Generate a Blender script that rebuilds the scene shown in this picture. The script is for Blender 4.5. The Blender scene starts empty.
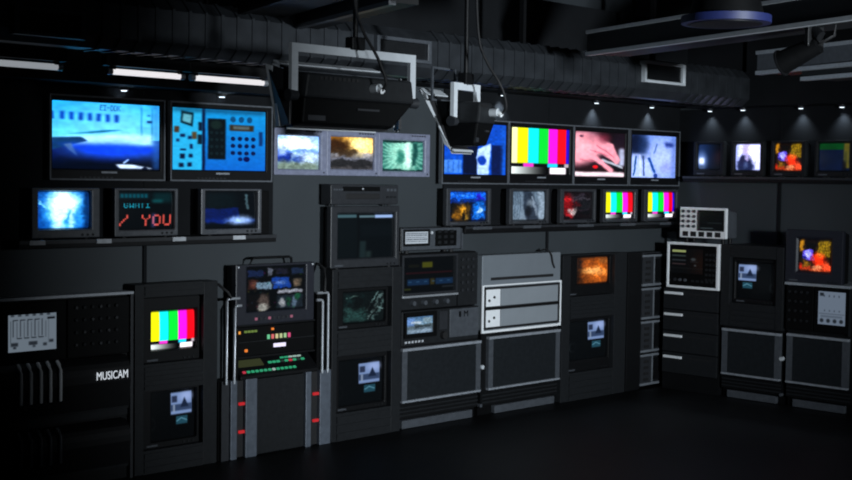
import bpy, math, random
import numpy as np
from mathutils import Vector, Matrix
random.seed(4)
SC = bpy.context.scene
COL = SC.collection
PI = math.pi

# ------------------------------------------------------------------ camera model (camera stands at x=0, y=0, 1.9 m up)
CH = 1.9
CXY = np.array([426., 240.])
V1 = np.array([1750., 197.]); V2 = np.array([-870., 160.])       # vanishing points of the two walls
FOC = math.sqrt(-np.dot(V1 - CXY, V2 - CXY))
def _d(u, v):
    a = np.array([u - CXY[0], -(v - CXY[1]), -FOC]); return a / np.linalg.norm(a)
_X = _d(*V1); _Y = _d(*V2); _Z = np.cross(_X, _Y); _Z /= np.linalg.norm(_Z); _Y = np.cross(_Z, _X)
MC = np.stack([_X, _Y, _Z], 1)
def ray(u, v): return MC.T @ _d(u, v)
def pt(side, plane, u, v):
    r = ray(u, v)
    if side == 'M':
        t = plane / r[1]; return r[0] * t, CH + r[2] * t
    t = plane / r[0]; return -r[1] * t, CH + r[2] * t
def at_z(u, v, z):
    r = ray(u, v); t = (z - CH) / r[2]; return Vector((r[0] * t, r[1] * t, z))
def at_y(u, v, y):
    r = ray(u, v); t = y / r[1]; return Vector((r[0] * t, y, CH + r[2] * t))

WALL_Y = 7.2; WALL_X = 10.5; FT = 7.12; FM = 7.06; FR = 10.0; CEIL = 3.9

# ------------------------------------------------------------------ materials
MATS = {}
def srgb(c):
    return tuple((x / 12.92 if x <= .04045 else ((x + .055) / 1.055) ** 2.4) for x in c)
def mat(name, color, rough=.5, metal=0., var=.15, scale=30., spec=.5, bump=0.):
    if name in MATS: return MATS[name]
    m = bpy.data.materials.new(name); m.use_nodes = True
    nt = m.node_tree; b = nt.nodes['Principled BSDF']
    tc = nt.nodes.new('ShaderNodeTexCoord')
    nz = nt.nodes.new('ShaderNodeTexNoise'); nz.inputs['Scale'].default_value = scale; nz.inputs['Detail'].default_value = 3
    nt.links.new(tc.outputs['Object'], nz.inputs['Vector'])
    rp = nt.nodes.new('ShaderNodeValToRGB')
    rp.color_ramp.elements[0].position = .3; rp.color_ramp.elements[1].position = .7
    rp.color_ramp.elements[0].color = tuple(c * (1 - var) for c in color) + (1,)
    rp.color_ramp.elements[1].color = tuple(min(1, c * (1 + var)) for c in color) + (1,)
    nt.links.new(nz.outputs['Fac'], rp.inputs['Fac']); nt.links.new(rp.outputs['Color'], b.inputs['Base Color'])
    b.inputs['Roughness'].default_value = rough; b.inputs['Metallic'].default_value = metal
    b.inputs['Specular IOR Level'].default_value = spec
    if bump:
        bp = nt.nodes.new('ShaderNodeBump'); bp.inputs['Strength'].default_value = bump; bp.inputs['Distance'].default_value = .01
        nt.links.new(nz.outputs['Fac'], bp.inputs['Height']); nt.links.new(bp.outputs['Normal'], b.inputs['Normal'])
    MATS[name] = m; return m
def emit(name, color, strength):
    if name in MATS: return MATS[name]
    m = bpy.data.materials.new(name); m.use_nodes = True
    b = m.node_tree.nodes['Principled BSDF']
    b.inputs['Base Color'].default_value = (.02, .02, .02, 1); b.inputs['Roughness'].default_value = .3
    b.inputs['Emission Color'].default_value = tuple(color) + (1,); b.inputs['Emission Strength'].default_value = strength
    MATS[name] = m; return m
def screen_material():
    m = bpy.data.materials.new('lit_screen'); m.use_nodes = True; nt = m.node_tree
    b = nt.nodes['Principled BSDF']
    b.inputs['Base Color'].default_value = (.004, .005, .006, 1); b.inputs['Roughness'].default_value = .25
    b.inputs['Specular IOR Level'].default_value = .25
    a = nt.nodes.new('ShaderNodeAttribute'); a.attribute_name = 'picture'
    nt.links.new(a.outputs['Color'], b.inputs['Emission Color']); b.inputs['Emission Strength'].default_value = 1.0
    return m
SCREEN = screen_material()
black = mat('black_plastic', (.0042, .0045, .0052), .5, spec=.22)
black2 = mat('black_paint', (.0025, .0027, .003), .55, spec=.12)
char = mat('charcoal_metal', (.0125, .0138, .0155), .5, spec=.2)
dgrey = mat('dark_grey_plastic', (.021, .023, .027), .45)
mgrey = mat('mid_grey_metal', (.062, .069, .080), .4)
lav = mat('lavender_grey_plastic', (.20, .215, .30), .45)  # lavender grey, with glow from neighbouring screens put into the tint
silver = mat('brushed_silver', (.50, .53, .57), .38, .6, .1, 60)
pale = mat('pale_metal_paint', (.52, .55, .58), .45, 0, .05)
white = mat('white_plastic', (.84, .86, .88), .45, 0, .03)
steel = mat('galvanised_duct_metal', (.040, .045, .052), .42, .5, .25, 8)
panelg = mat('slate_door_panel', (.0125, .0148, .0172), .5, spec=.15)
rubber = mat('black_rubber', (.006, .006, .007), .7)
bezelg = mat('bezel_grey_plastic', (.036, .039, .045), .42)
bezell = mat('lighter_bezel_grey', (.075, .08, .09), .42)
trimg = mat('television_edge_grey', (.11, .12, .135), .35)
rail = mat('dull_rail_metal', (.24, .26, .29), .4)
serve = mat('server_edge_grey', (.15, .165, .185), .45)
paper = mat('off_white_plastic', (.45, .47, .5), .6)

# ------------------------------------------------------------------ mesh builder
class MB:
    def __init__(s): s.v = []; s.f = []; s.smooth = set()
    def add(s, vs, fs, smooth=False):
        o = len(s.v); s.v += [tuple(p) for p in vs]
        for f in fs:
            if smooth: s.smooth.add(len(s.f))
            s.f.append([i + o for i in f])
        return s
    def hexa(s, p):   # p: 4 bottom (ccw), 4 top
        return s.add(p, [(3, 2, 1, 0), (4, 5, 6, 7), (0, 1, 5, 4), (1, 2, 6, 5), (2, 3, 7, 6), (3, 0, 4, 7)])
    def box(s, x0, x1, y0, y1, z0, z1):
        return s.hexa([(x0, y0, z0), (x1, y0, z0), (x1, y1, z0), (x0, y1, z0), (x0, y0, z1), (x1, y0, z1), (x1, y1, z1), (x0, y1, z1)])
    def frame(s, o, i, y0, y1, inset=0.):   # o, i = (x0,z0,x1,z1); hollow rectangular ring, front at y0, inner lip sunk by inset
        def q(r, y): return [(r[0], y, r[1]), (r[2], y, r[1]), (r[2], y, r[3]), (r[0], y, r[3])]
        e = .25 * min(i[0] - o[0], o[2] - i[2], i[1] - o[1], o[3] - i[3])
        m = (i[0] - e, i[1] - e, i[2] + e, i[3] + e)
        vs = q(o, y0) + q(m, y0) + q(i, y0 + inset) + q(i, y1) + q(o, y1)
        fs = []
        for k in range(4):
            n = (k + 1) % 4
            for a, b in ((0, 4), (4, 8), (8, 12), (12, 16), (16, 0)):
                fs.append((a + k, a + n, b + n, b + k))
        return s.add(vs, fs)
    def cyl(s, p0, p1, r0, r1=None, n=14, caps=True):
        r1 = r0 if r1 is None else r1
        p0 = Vector(p0); p1 = Vector(p1); d = (p1 - p0).normalized()
        a = d.orthogonal().normalized(); b = d.cross(a)
        ring = lambda p, r: [p + (a * math.cos(2 * PI * k / n) + b * math.sin(2 * PI * k / n)) * r for k in range(n)]
        s.add(ring(p0, r0) + ring(p1, r1), [(k, (k + 1) % n, n + (k + 1) % n, n + k) for k in range(n)], True)
        if caps:
            s.add(ring(p0, r0), [tuple(range(n - 1, -1, -1))]); s.add(ring(p1, r1), [tuple(range(n))])
        return s
    def tube(s, path, r, n=8):
        P = [Vector(p) for p in path]; rings = []
        for k, p in enumerate(P):
            d = ((P[k + 1] if k + 1 < len(P) else p) - (P[k - 1] if k else p)).normalized()
            ref = Vector((0, 0, 1)) if abs(d.z) < .9 else Vector((1, 0, 0))
            a = d.cross(ref).normalized(); b = d.cross(a)
            rings += [p + (a * math.cos(2 * PI * j / n) + b * math.sin(2 * PI * j / n)) * r for j in range(n)]
        fs = [(k * n + j, k * n + (j + 1) % n, (k + 1) * n + (j + 1) % n, (k + 1) * n + j) for k in range(len(P) - 1) for j in range(n)]
        s.add(rings, fs, True)
        s.add(rings[:n], [tuple(range(n))]); s.add(rings[-n:], [tuple(range(n - 1, -1, -1))]); return s
    def prism(s, prof, x0, x1):   # prof: (y,z) polygon swept along x
        n = len(prof)
        vs = [(x0, y, z) for y, z in prof] + [(x1, y, z) for y, z in prof]
        return s.add(vs, [tuple(range(n)), tuple(range(2 * n - 1, n - 1, -1))] + [(k, n + k, n + (k + 1) % n, (k + 1) % n) for k in range(n)])
    def build(s, name, m, parent=None, bevel=0., loc=None):
        me = bpy.data.meshes.new(name); me.from_pydata(s.v, [], s.f); me.update()
        for k in s.smooth: me.polygons[k].use_smooth = True
        import bmesh
        bm = bmesh.new(); bm.from_mesh(me); bmesh.ops.recalc_face_normals(bm, faces=bm.faces); bm.to_mesh(me); bm.free()
        me.materials.append(m)
        o = bpy.data.objects.new(name, me); COL.objects.link(o)
        if parent is not None: o.parent = parent
        if loc is not None: o.location = loc
        if bevel:
            b = o.modifiers.new('bevel', 'BEVEL'); b.width = bevel; b.segments = 2; b.limit_method = 'ANGLE'
        return o
def text(name, txt, size, m, parent, loc, rot=(PI / 2, 0, 0), width=None, depth=.001):
    cu = bpy.data.curves.new('t', 'FONT'); cu.body = txt; cu.size = size; cu.align_x = 'CENTER'; cu.align_y = 'CENTER'; cu.extrude = depth
    o = bpy.data.objects.new('t', cu); COL.objects.link(o); bpy.context.view_layer.update()
    me = bpy.data.meshes.new_from_object(o.evaluated_get(bpy.context.evaluated_depsgraph_get()))
    bpy.data.objects.remove(o); bpy.data.curves.remove(cu)
    me.name = name; me.materials.clear(); me.materials.append(m)
    r = bpy.data.objects.new(name, me); COL.objects.link(r); r.parent = parent; r.location = loc; r.rotation_euler = rot
    if width:
        xs = [v.co.x for v in me.vertices]; k = width / (max(xs) - min(xs))
        for v in me.vertices: v.co.x *= k
    return r

# ------------------------------------------------------------------ things
def thing(name, label, cat, loc=(0, 0, 0), rotz=0., group=None):
    o = bpy.data.objects.new(name, None); COL.objects.link(o)
    o.location = loc; o.rotation_euler = (0, 0, rotz); o.empty_display_size = .1
    o['label'] = label; o['category'] = cat
    if group: o['group'] = group
    return o
def struct(name, mb, m):
    o = mb.build(name, m); o['kind'] = 'structure'; return o
class Front:
    """front rectangle of a thing: its local frame is x right, y into the wall, z up, origin at the bottom centre of the front"""
    def __init__(s, side, plane, uL, vT, uR, vB, z0=None, z1=None):
        a0, h1 = pt(side, plane, uL, vT); a1, h0 = pt(side, plane, uR, vB)
        if z0 is not None: h0 = z0
        if z1 is not None: h1 = z1
        s.side, s.plane, s.c, s.z0 = side, plane, (a0 + a1) / 2, h0
        s.w, s.h = a1 - a0, h1 - h0; s.x0, s.x1 = -s.w / 2, s.w / 2
        s.rotz = 0. if side == 'M' else -PI / 2
        s.org = (s.c, plane, h0) if side == 'M' else (plane, -s.c, h0)
    def thing(s, name, label, cat, group=None): return thing(name, label, cat, s.org, s.rotz, group)
    def r(s, u0, v0, u1, v1, d=0.):
        a0, h1 = pt(s.side, s.plane + d, u0, v0); a1, h0 = pt(s.side, s.plane + d, u1, v1)
        return (a0 - s.c, h0 - s.z0, a1 - s.c, h1 - s.z0)
    def x(s, u, v=250., d=0.): return pt(s.side, s.plane + d, u, v)[0] - s.c

# ------------------------------------------------------------------ pictures on the screens (drawn by arithmetic into a colour attribute)
FONT = {'E': '11111 10000 10000 11110 10000 10000 11111', 'I': '11111 00100 00100 00100 00100 00100 11111', '-': '00000 00000 00000 11111 00000 00000 00000',
        'D': '11110 10001 10001 10001 10001 10001 11110', 'K': '10001 10010 10100 11000 10100 10010 10001', 'Y': '10001 10001 01010 00100 00100 00100 00100',
        'O': '01110 10001 10001 10001 10001 10001 01110', 'U': '10001 10001 10001 10001 10001 10001 01110', '/': '00001 00001 00010 00100 01000 10000 10000',
        'G': '01110 10001 10000 10111 10001 10001 01110', 'W': '10001 10001 10001 10101 10101 11011 10001', 'A': '01110 10001 10001 11111 10001 10001 10001',
        'T': '11111 00100 00100 00100 00100 00100 00100', 'M': '10001 11011 10101 10101 10001 10001 10001'}
class Pic:
    def __init__(s, w, h, bg): 
        s.s, s.t = np.meshgrid((np.arange(w) + .5) / w, (np.arange(h) + .5) / h); s.w, s.h = w, h
        s.c = np.zeros((h, w, 3)); s.c[:] = bg
    def put(s, m, col, a=1.): m = np.clip(m * a, 0, 1)[..., None]; s.c = s.c * (1 - m) + np.array(col) * m; return s
    @staticmethod
    def ss(d, soft): x = np.clip(d / soft * .5 + .5, 0, 1); return x * x * (3 - 2 * x)
    def rect(s, a, b, c, d, col, al=1., soft=.015):
        m = s.ss(s.s - a, soft) * s.ss(c - s.s, soft) * s.ss(s.t - b, soft) * s.ss(d - s.t, soft); return s.put(m, col, al)
    def ell(s, cx, cy, rx, ry, col, al=1., soft=.2):
        r = np.sqrt(((s.s - cx) / rx) ** 2 + ((s.t - cy) / ry) ** 2); return s.put(s.ss(1 - r, soft), col, al)
    def poly(s, pts, col, al=1., soft=.015):
        m = np.ones_like(s.s); n = len(pts)
        ar = sum(pts[k][0] * pts[(k + 1) % n][1] - pts[(k + 1) % n][0] * pts[k][1] for k in range(n))
        for k in range(n):
            (x0, y0), (x1, y1) = pts[k], pts[(k + 1) % n]
            d = ((x1 - x0) * (s.t - y0) - (y1 - y0) * (s.s - x0)) / (math.hypot(x1 - x0, y1 - y0) + 1e-9)
            m = m * s.ss(d if ar > 0 else -d, soft)
        return s.put(m, col, al)
    def line(s, x0, y0, x1, y1, wd, col, al=1.):
        dx, dy = x1 - x0, y1 - y0; L = dx * dx + dy * dy + 1e-9
        k = np.clip(((s.s - x0) * dx + (s.t - y0) * dy) / L, 0, 1)
        d = np.hypot(s.s - x0 - k * dx, s.t - y0 - k * dy); return s.put(s.ss(wd - d, wd * .6), col, al)
    def grad(s, t0, t1, c0, c1):
        k = np.clip((s.t - t0) / (t1 - t0), 0, 1)[..., None]; m = (s.t >= t0) & (s.t <= t1)
        s.c[m] = (np.array(c0) * (1 - k) + np.array(c1) * k)[m]; return s
    def noise(s, amp, n=8, seed=1):
        r = np.random.RandomState(seed); g = r.rand(n + 1, n + 1)
        x = s.s * (n - .01); y = s.t * (n - .01); i = x.astype(int); j = y.astype(int); fx = x - i; fy = y - j
        v = (g[j, i] * (1 - fx) + g[j, i + 1] * fx) * (1 - fy) + (g[j + 1, i] * (1 - fx) + g[j + 1, i + 1] * fx) * fy
        s.c *= (1 + amp * (v - .5) * 2)[..., None]; return s
    def warp(s, amp=.03, n=7, seed=2, grain=.06):
        r = np.random.RandomState(seed)
        def field(n):
            g = r.rand(n + 1, n + 1) - .5; x = s.s * (n - .01); y = s.t * (n - .01); i = x.astype(int); j = y.astype(int); fx = x - i; fy = y - j
            fx = fx * fx * (3 - 2 * fx); fy = fy * fy * (3 - 2 * fy)
            return (g[j, i] * (1 - fx) + g[j, i + 1] * fx) * (1 - fy) + (g[j + 1, i] * (1 - fx) + g[j + 1, i + 1] * fx) * fy
        dx = (field(n) * 2 + field(n * 3)) * amp; dy = (field(n) * 2 + field(n * 3)) * amp
        x = np.clip((s.s + dx) * s.w - .5, 0, s.w - 1.001); y = np.clip((s.t + dy) * s.h - .5, 0, s.h - 1.001); i = x.astype(int); j = y.astype(int); fx = (x - i)[..., None]; fy = (y - j)[..., None]
        c = s.c; s.c = (c[j, i] * (1 - fx) + c[j, i + 1] * fx) * (1 - fy) + (c[j + 1, i] * (1 - fx) + c[j + 1, i + 1] * fx) * fy
        s.c *= (1 + field(n * 4) * grain * 5)[..., None]; return s
    def corners(s, rad=.08, edge=.03):
        a = s.w / s.h; x = np.abs(s.s - .5) * a; y = np.abs(s.t - .5); qx = np.maximum(x - a / 2 + rad, 0); qy = np.maximum(y - .5 + rad, 0)
        s.c *= s.ss(rad - edge * .5 - np.hypot(qx, qy), edge)[..., None] * .97 + .03; return s
    def txt(s, string, x0, y0, x1, y1, col, al=1.):
        n = len(string); cw = (x1 - x0) / n
        for k, ch in enumerate(string):
            if ch not in FONT: continue
            for r, row in enumerate(FONT[ch].split()):
                for c, b in enumerate(row):
                    if b == '1':
                        s.rect(x0 + k * cw + c * cw * .16, y0 + r * (y1 - y0) / 7, x0 + k * cw + (c + 1) * cw * .16, y0 + (r + 1) * (y1 - y0) / 7, col, al, .006)
        return s
def screen(fr, rect, parent, draw, gain=1., y=0., bulge=.0, px=None, name='screen'):
    """a slightly domed screen; the picture is a colour attribute on its grid"""
    x0, z0, x1, z1 = rect
    w = px or int(max(24, min(130, (x1 - x0) * 175))); h = int(max(20, w * (z1 - z0) / (x1 - x0)))
    p = Pic(w, h, (0, 0, 0)); draw(p)
    if draw in WARPED: p.warp(*WARPED[draw])
    if bulge >= .011 and draw is not d_reflection: p.corners()
    c = np.clip(p.c, 0, 1.3); lin = np.where(c <= .04045, c / 12.92, ((c + .055) / 1.055) ** 2.4) * gain
    W, Hh = w + 1, h + 1
    xs = np.linspace(x0, x1, W); zs = np.linspace(z1, z0, Hh)
    gx, gz = np.meshgrid(xs, zs); nx = (gx - (x0 + x1) / 2) / (x1 - x0) * 2; nz = (gz - (z0 + z1) / 2) / (z1 - z0) * 2
    gy = y + bulge * (nx ** 2 + nz ** 2) * .5
    v = np.stack([gx, gy, gz], -1).reshape(-1, 3)
    i = np.arange(h)[:, None] * W + np.arange(w)[None, :]
    f = np.stack([i, i + W, i + W + 1, i + 1], -1).reshape(-1, 4)
    me = bpy.data.meshes.new(name); me.from_pydata(v.tolist(), [], f.tolist()); me.update()
    ca = me.color_attributes.new('picture', 'FLOAT_COLOR', 'CORNER')
    col = np.concatenate([lin.reshape(-1, 3), np.ones((w * h, 1))], 1)
    ca.data.foreach_set('color', np.repeat(col, 4, axis=0).astype(np.float32).ravel())
    for pl in me.polygons: pl.use_smooth = True
    me.materials.append(SCREEN)
    o = bpy.data.objects.new(name, me); COL.objects.link(o); o.parent = parent
    return o

def d_jet(p):
    p.grad(0, .55, (.10, .66, .98), (.35, .85, 1.0)); p.grad(.55, 1, (.02, .12, .5), (.0, .02, .08))
    p.ell(.6, .35, .4, .35, (.55, .92, 1.1), .6, 1.2)
    p.rect(0, .15, .015, .27, (.02, .24, .66), 1, .012)
    for k in range(7): p.rect(.07 + k * .083, .15 + k * .003, .108 + k * .083, .27 + k * .003, (.02, .24, .70), 1, .022)
    p.txt('EI-DDK', .43, .03, .63, .11, (.03, .2, .55))
    p.rect(.82, .04, .832, .62, (.08, .42, .72), .8); p.rect(.925, .05, .935, .62, (.08, .42, .72), .8)
    p.rect(.88, .24, .93, .27, (.02, .1, .4)); p.rect(.83, .5, .93, .53, (.02, .12, .4)); p.rect(.88, .15, .91, .17, (.05, .3, .6))
    p.poly([(.0, .52), (.5, .40), (.7, .40), (.86, .42), (.4, .46), (.0, .56)], (.04, .42, .65))
    p.poly([(.0, .56), (.5, .46), (.94, .46), (.94, .64), (.1, .64)], (.72, 1.0, 1.15), 1, .05)
    p.poly([(.0, .54), (.26, .52), (.32, .58), (.0, .72)], (.05, .22, .42))
    p.poly([(.1, .64), (.95, .64), (.95, .74), (.4, .8)], (.03, .22, .85), 1, .06)
    p.poly([(.1, .64), (.17, .62), (.22, .80), (.16, .74)], (.28, .42, .6))
    p.ell(.5, 1.02, .5, .2, (.0, .02, .09), 1, .5)
    p.poly([(.55, .875), (.72, .92), (.93, .91), (.93, .985), (.62, .985)], (.85, .95, 1.1)); p.line(.66, .9, .7, .85, .01, (.7, .85, 1))
    p.ell(.86, .99, .03, .03, (.02, .05, .15)); p.rect(.95, .0, 1, 1, (.15, .45, .85), .6, .05); p.ell(.55, .72, .3, .12, (.05, .3, 1.1), .7, .9); p.noise(.08, 20, 8)
def d_panel(p):
    p.grad(0, 1, (.06, .62, .92), (.03, .42, .86)); p.rect(.0, .0, .31, 1, (.16, .74, .98)); p.rect(.31, .0, .34, 1, (.01, .05, .2))
    p.rect(.0, 0, 1, .05, (.02, .18, .3), .8, .06)
    p.poly([(.09, .04), (.22, .07), (.21, .30), (.08, .24)], (.03, .16, .22)); p.poly([(.11, .09), (.20, .11), (.19, .25), (.10, .21)], (.4, .72, .8))
    for x, y, w, h, c in [(.02, .3, .05, .1, (.3, .2, .12)), (.2, .38, .05, .12, (.35, .27, .15)), (.08, .42, .05, .05, (.02, .1, .3)), (.16, .45, .04, .05, (.02, .1, .3)),
                       (.04, .5, .03, .05, (.05, .15, .35)), (.08, .66, .06, .03, (.02, .08, .25)), (.18, .58, .03, .08, (.02, .1, .3)), (.08, .74, .05, .08, (.01, .06, .2)),
                       (.17, .74, .04, .06, (.01, .08, .25)), (.07, .89, .05, .07, (.01, .06, .2)), (.16, .88, .04, .07, (.01, .06, .22)), (.26, .42, .05, .16, (.02, .12, .2)), (.27, .22, .04, .14, (.02, .1, .2))]:
        p.rect(x, y, x + w, y + h, c)
    p.rect(.37, .15, .56, .82, (.015, .05, .07)); p.ell(.46, .25, .06, .07, (.07, .14, .13), 1, .3)
    for i in range(3):
        for j in range(4): p.ell(.41 + i * .055, .38 + j * .115, .018, .025, (.05, .12, .14))
    p.rect(.60, .24, .87, .34, (.20, .16, .10)); p.rect(.64, .26, .82, .31, (.35, .40, .40))
    for i in range(3): p.ell(.64 + i * .09, .15, .03, .05, (.03, .3, .5))
    for j in range(3):
        for i in range(4): p.ell(.64 + i * .075, .47 + j * .12, .025, .035, (.01, .08, .28))
    p.ell(.72, .81, .025, .035, (.01, .1, .35)); p.ell(.79, .81, .035, .045, (.01, .03, .3)); p.rect(.93, .34, .97, .58, (.02, .2, .45))
def d_figure(p):
    p.c[:] = (.01, .10, .30); p.ell(.52, .5, .5, .75, (.0, .42, .95), 1, 1.); p.ell(.5, .45, .32, .62, (.35, .88, 1.15), 1, .7)
    p.ell(.48, .3, .24, .28, (1.1, 1.2, 1.3), 1, .7); p.rect(.27, .45, .5, .98, (.95, 1.15, 1.3), .9, .1); p.rect(.6, .55, .66, .95, (1, 1.1, 1.2), .8, .06)
    p.rect(.53, .5, .58, .9, (.02, .45, .9), .8, .05); p.rect(.70, .5, .76, .85, (.02, .35, .8), .7, .08); p.line(.05, .28, .15, .42, .03, (.5, .9, 1.1), .8)
    p.rect(.9, 0, 1, 1, (.0, .05, .15), .8, .1)
def d_text(p):
    p.c[:] = (.012, .025, .04); p.rect(.0, .05, .55, .2, (.02, .18, .22), .7, .05); p.rect(.62, .04, .98, .3, (.02, .16, .18), .8, .08)
    for k in range(7): p.rect(.05 + k * .07, .08, .1 + k * .07, .17, (.02, .35, .42), .7)
    p.txt('GWATI', .1, .31, .58, .43, (.1, .62, .72)); p.rect(.6, .22, .8, .3, (.05, .4, .42), .6, .05)
    p.txt('/ YOU', .02, .62, 1.0, .9, (.85, .32, .28)); p.rect(.60, .58, .66, .95, (.5, .55, 1.0), .35, .05)
def d_night(p):
    p.c[:] = (.01, .025, .045); p.rect(.03, .05, .6, .45, (.02, .07, .09), .8, .1); p.rect(.0, .46, .66, .83, (.02, .09, .33)); p.rect(.02, .76, .98, .86, (.03, .14, .48), .8, .05)
    p.ell(.68, .79, .2, .1, (.75, .92, 1.2), 1, .9); p.line(.82, .1, .82, .45, .03, (.3, .42, .46), .8); p.rect(.85, .0, 1, .6, (.02, .03, .05), .5)
def d_sky(p):
    p.grad(0, 1, (.35, .62, 1.0), (.5, .6, .6)); p.ell(.45, .25, .55, .3, (1.1, 1.2, 1.3), 1, .8); p.rect(0, .42, 1, .5, (.15, .42, .95), .7, .06)
    p.ell(.15, .62, .18, .2, (.02, .12, .55), .9, .5); p.ell(.5, .68, .13, .1, (.02, .15, .55), .9, .5); p.ell(.12, .5, .08, .1, (.8, .95, 1.2), .8, .8)
    p.rect(0, .76, 1, 1, (.45, .52, .45), .8, .1); p.ell(.8, .65, .25, .15, (.85, .95, 1.1), .8, .8); p.noise(.15, 14, 3)
def d_sunset(p):
    p.grad(0, .5, (.95, .62, .12), (1.0, .78, .4)); p.grad(.5, 1, (.42, .42, .45), (.28, .27, .28))
    p.ell(.72, .22, .35, .28, (1.3, 1.15, .75), 1, .9); p.ell(.15, .3, .3, .28, (.22, .12, .03), 1, .5); p.rect(0, .38, .6, .62, (.22, .16, .1), .9, .08)
    p.rect(.75, .48, .98, .64, (.8, .78, .8), .9, .06); p.rect(.0, .52, .2, .62, (.6, .62, .68), .8, .05); p.rect(0, .68, 1, .95, (.12, .12, .13), .9, .06); p.rect(0, .64, 1, .70, (.5, .52, .6), .8, .04)
def d_burst(p):
    p.c[:] = (.08, .38, .34); a = np.arctan2(p.t - .45, p.s - .5); p.put((np.sin(a * 26) > .1) * 1., (.42, .72, .66), .75)
    p.ell(.5, .45, .34, .6, (.75, 1.05, .95), 1, .9); p.ell(.44, .55, .1, .24, (.15, .48, .42), .9, .5); p.rect(.56, .05, .68, .9, (1.05, 1.2, 1.15), .9, .08)
    p.poly([(.76, .05), (.9, .1), (.84, .8), (.72, .85)], (.04, .25, .24), .9, .05); p.rect(0, 0, 1, .06, (.02, .14, .14), .9); p.rect(0, .95, 1, 1, (.02, .14, .14), .9)
def d_blue(p):
    p.grad(0, 1, (.05, .30, .80), (.04, .34, .9)); p.rect(0, .72, .28, .98, (.30, .58, 1.0)); p.rect(.3, .3, .53, 1, (.02, .06, .2)); p.poly([(.53, .5), (.75, .38), (.72, 1), (.53, 1)], (.8, .95, 1.2))
    p.ell(.61, .72, .07, .1, (.05, .25, .75)); p.rect(.76, .4, .95, 1, (.03, .10, .32)); p.rect(.93, .02, 1, 1, (.1, .4, .9), .6, .04)
    for k in range(3): p.rect(.06 + k * .08, .74, .08 + k * .08, .97, (.1, .36, .85), .7)
def bars(cols):
    def f(p):
        p.c[:] = (.02, .02, .03); x = 0
        for w, c in cols: p.rect(x, 0, x + w, .78, c, 1, .008); x += w
        p.rect(.0, .77, 1, .85, (.02, .02, .04)); p.rect(.2, .77, .38, .85, (1.0, .22, .85)); p.rect(.62, .77, .80, .85, (.1, .9, 1.1)); p.rect(.92, .77, 1, .85, (.75, .7, .75))
        p.rect(.0, .85, .2, 1, (1.1, 1.1, 1.1)); p.grad(.855, 1, (.03, .05, .06), (.03, .05, .06))
        k = np.clip(1 - p.s / .6, 0, 1); m = (p.t > .855); p.c[m] = (k[..., None] * np.array([1.05, 1.1, 1.1]))[m]
        p.rect(.66, .855, .95, 1, (1.15, 1.1, 1.15), 1, .02)
    return f
Ye, Cy, Gr, Ma, Re, Bl, Wh = (1.0, 1.0, .02), (.05, .98, 1.0), (.02, .92, .22), (1.0, .08, .92), (1.0, .02, .10), (.15, .02, .85), (1.1, 1.1, .8)
d_bars_wide = bars([(.1, Wh), (.18, Ye), (.185, Cy), (.165, Gr), (.165, Ma), (.155, Re), (.06, Bl)])
d_bars = bars([(.2, Ye), (.2, Cy), (.21, Gr), (.2, Ma), (.2, Re)])
d_bars_b = bars([(.19, Ye), (.2, Cy), (.2, Gr), (.19, Ma), (.14, Re), (.09, Bl)])
def d_hand(p):
    p.c[:] = (.12, .05, .08); p.rect(.0, 0, .45, .2, (.9, .65, .78), .8, .1); p.ell(.7, .1, .3, .15, (.06, .02, .04), 1, .6)
    p.rect(.88, .35, 1, .75, (.75, .78, .92), 1, .05)
    p.poly([(.0, .9), (.3, .72), (.75, .78), (.98, .88), (.98, .95), (0, .95)], (.12, .03, .04)); p.poly([(.55, .58), (.97, .76), (.98, .82), (.5, .64)], (.75, .78, .85))
    p.poly([(.5, .63), (.98, .82), (.95, .92), (.55, .72)], (.04, .04, .06)); p.ell(.4, .78, .05, .04, (1, .05, .08))
    sk, sd = (1.08, .68, .76), (.86, .40, .50)
    p.ell(.0, .38, .45, .36, sk, 1, .3); p.ell(.3, .3, .36, .24, sk, 1, .3)
    for a in [(.45, .16, .7, .3, .86, .6, .055), (.5, .22, .72, .42, .84, .66, .055), (.4, .35, .66, .5, .8, .62, .05), (.2, .45, .5, .66, .72, .86, .06), (.15, .3, .5, .22, .62, .28, .06)]:
        p.line(a[0], a[1], a[2], a[3], a[6], sk); p.line(a[2], a[3], a[4], a[5], a[6] * .85, sk)
    p.line(.42, .3, .78, .55, .012, sd, .8); p.line(.3, .4, .66, .52, .012, sd, .8); p.line(.1, .62, .36, .66, .015, sd, .7)
    p.ell(.12, .3, .2, .22, (1.2, .8, .85), .7, 1.); p.rect(.0, .90, 1, 1, (1.1, 1.0, 1.05), 1, .03); p.ell(.35, .12, .2, .12, (.75, .42, .5), .6, .9); p.ell(.58, .12, .12, .1, (.45, .12, .2), .7, .8); p.ell(.9, .15, .12, .15, (.1, .05, .1), .9, .6)
    for k in range(3): p.ell(.1 + k * .02, .1, .03, .03, (.2, .1, .2), .4)
def d_paper(p):
    p.grad(0, 1, (.38, .55, .92), (.48, .62, .95)); p.ell(.68, .55, .42, .5, (.75, .85, 1.2), 1, .9); p.ell(.1, .2, .2, .3, (.04, .08, .2), 1, .6)
    p.poly([(.0, .45), (.35, .42), (.5, 1), (0, 1)], (.8, .9, 1.2), .9, .04)
    p.line(.1, .5, .06, .95, .018, (.12, .35, .62)); p.line(.25, .5, .28, .95, .02, (.3, .4, .65)); p.line(.38, .55, .52, .85, .03, (.08, .3, .66)); p.line(.56, .2, .5, .42, .02, (.3, .45, .7), .7); p.ell(.25, .25, .12, .25, (.1, .2, .4), .7, .8); p.line(.18, .48, .2, .95, .02, (.9, .97, 1.2), .8)
    p.rect(.75, .16, .95, .26, (.08, .16, .5), .9, .05); p.ell(.55, .95, .05, .06, (.12, .25, .6)); p.ell(.8, .75, .12, .12, (.62, .68, 1.1), .8, .8); p.rect(.92, 0, 1, 1, (.25, .36, .7), .6, .08)
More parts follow.
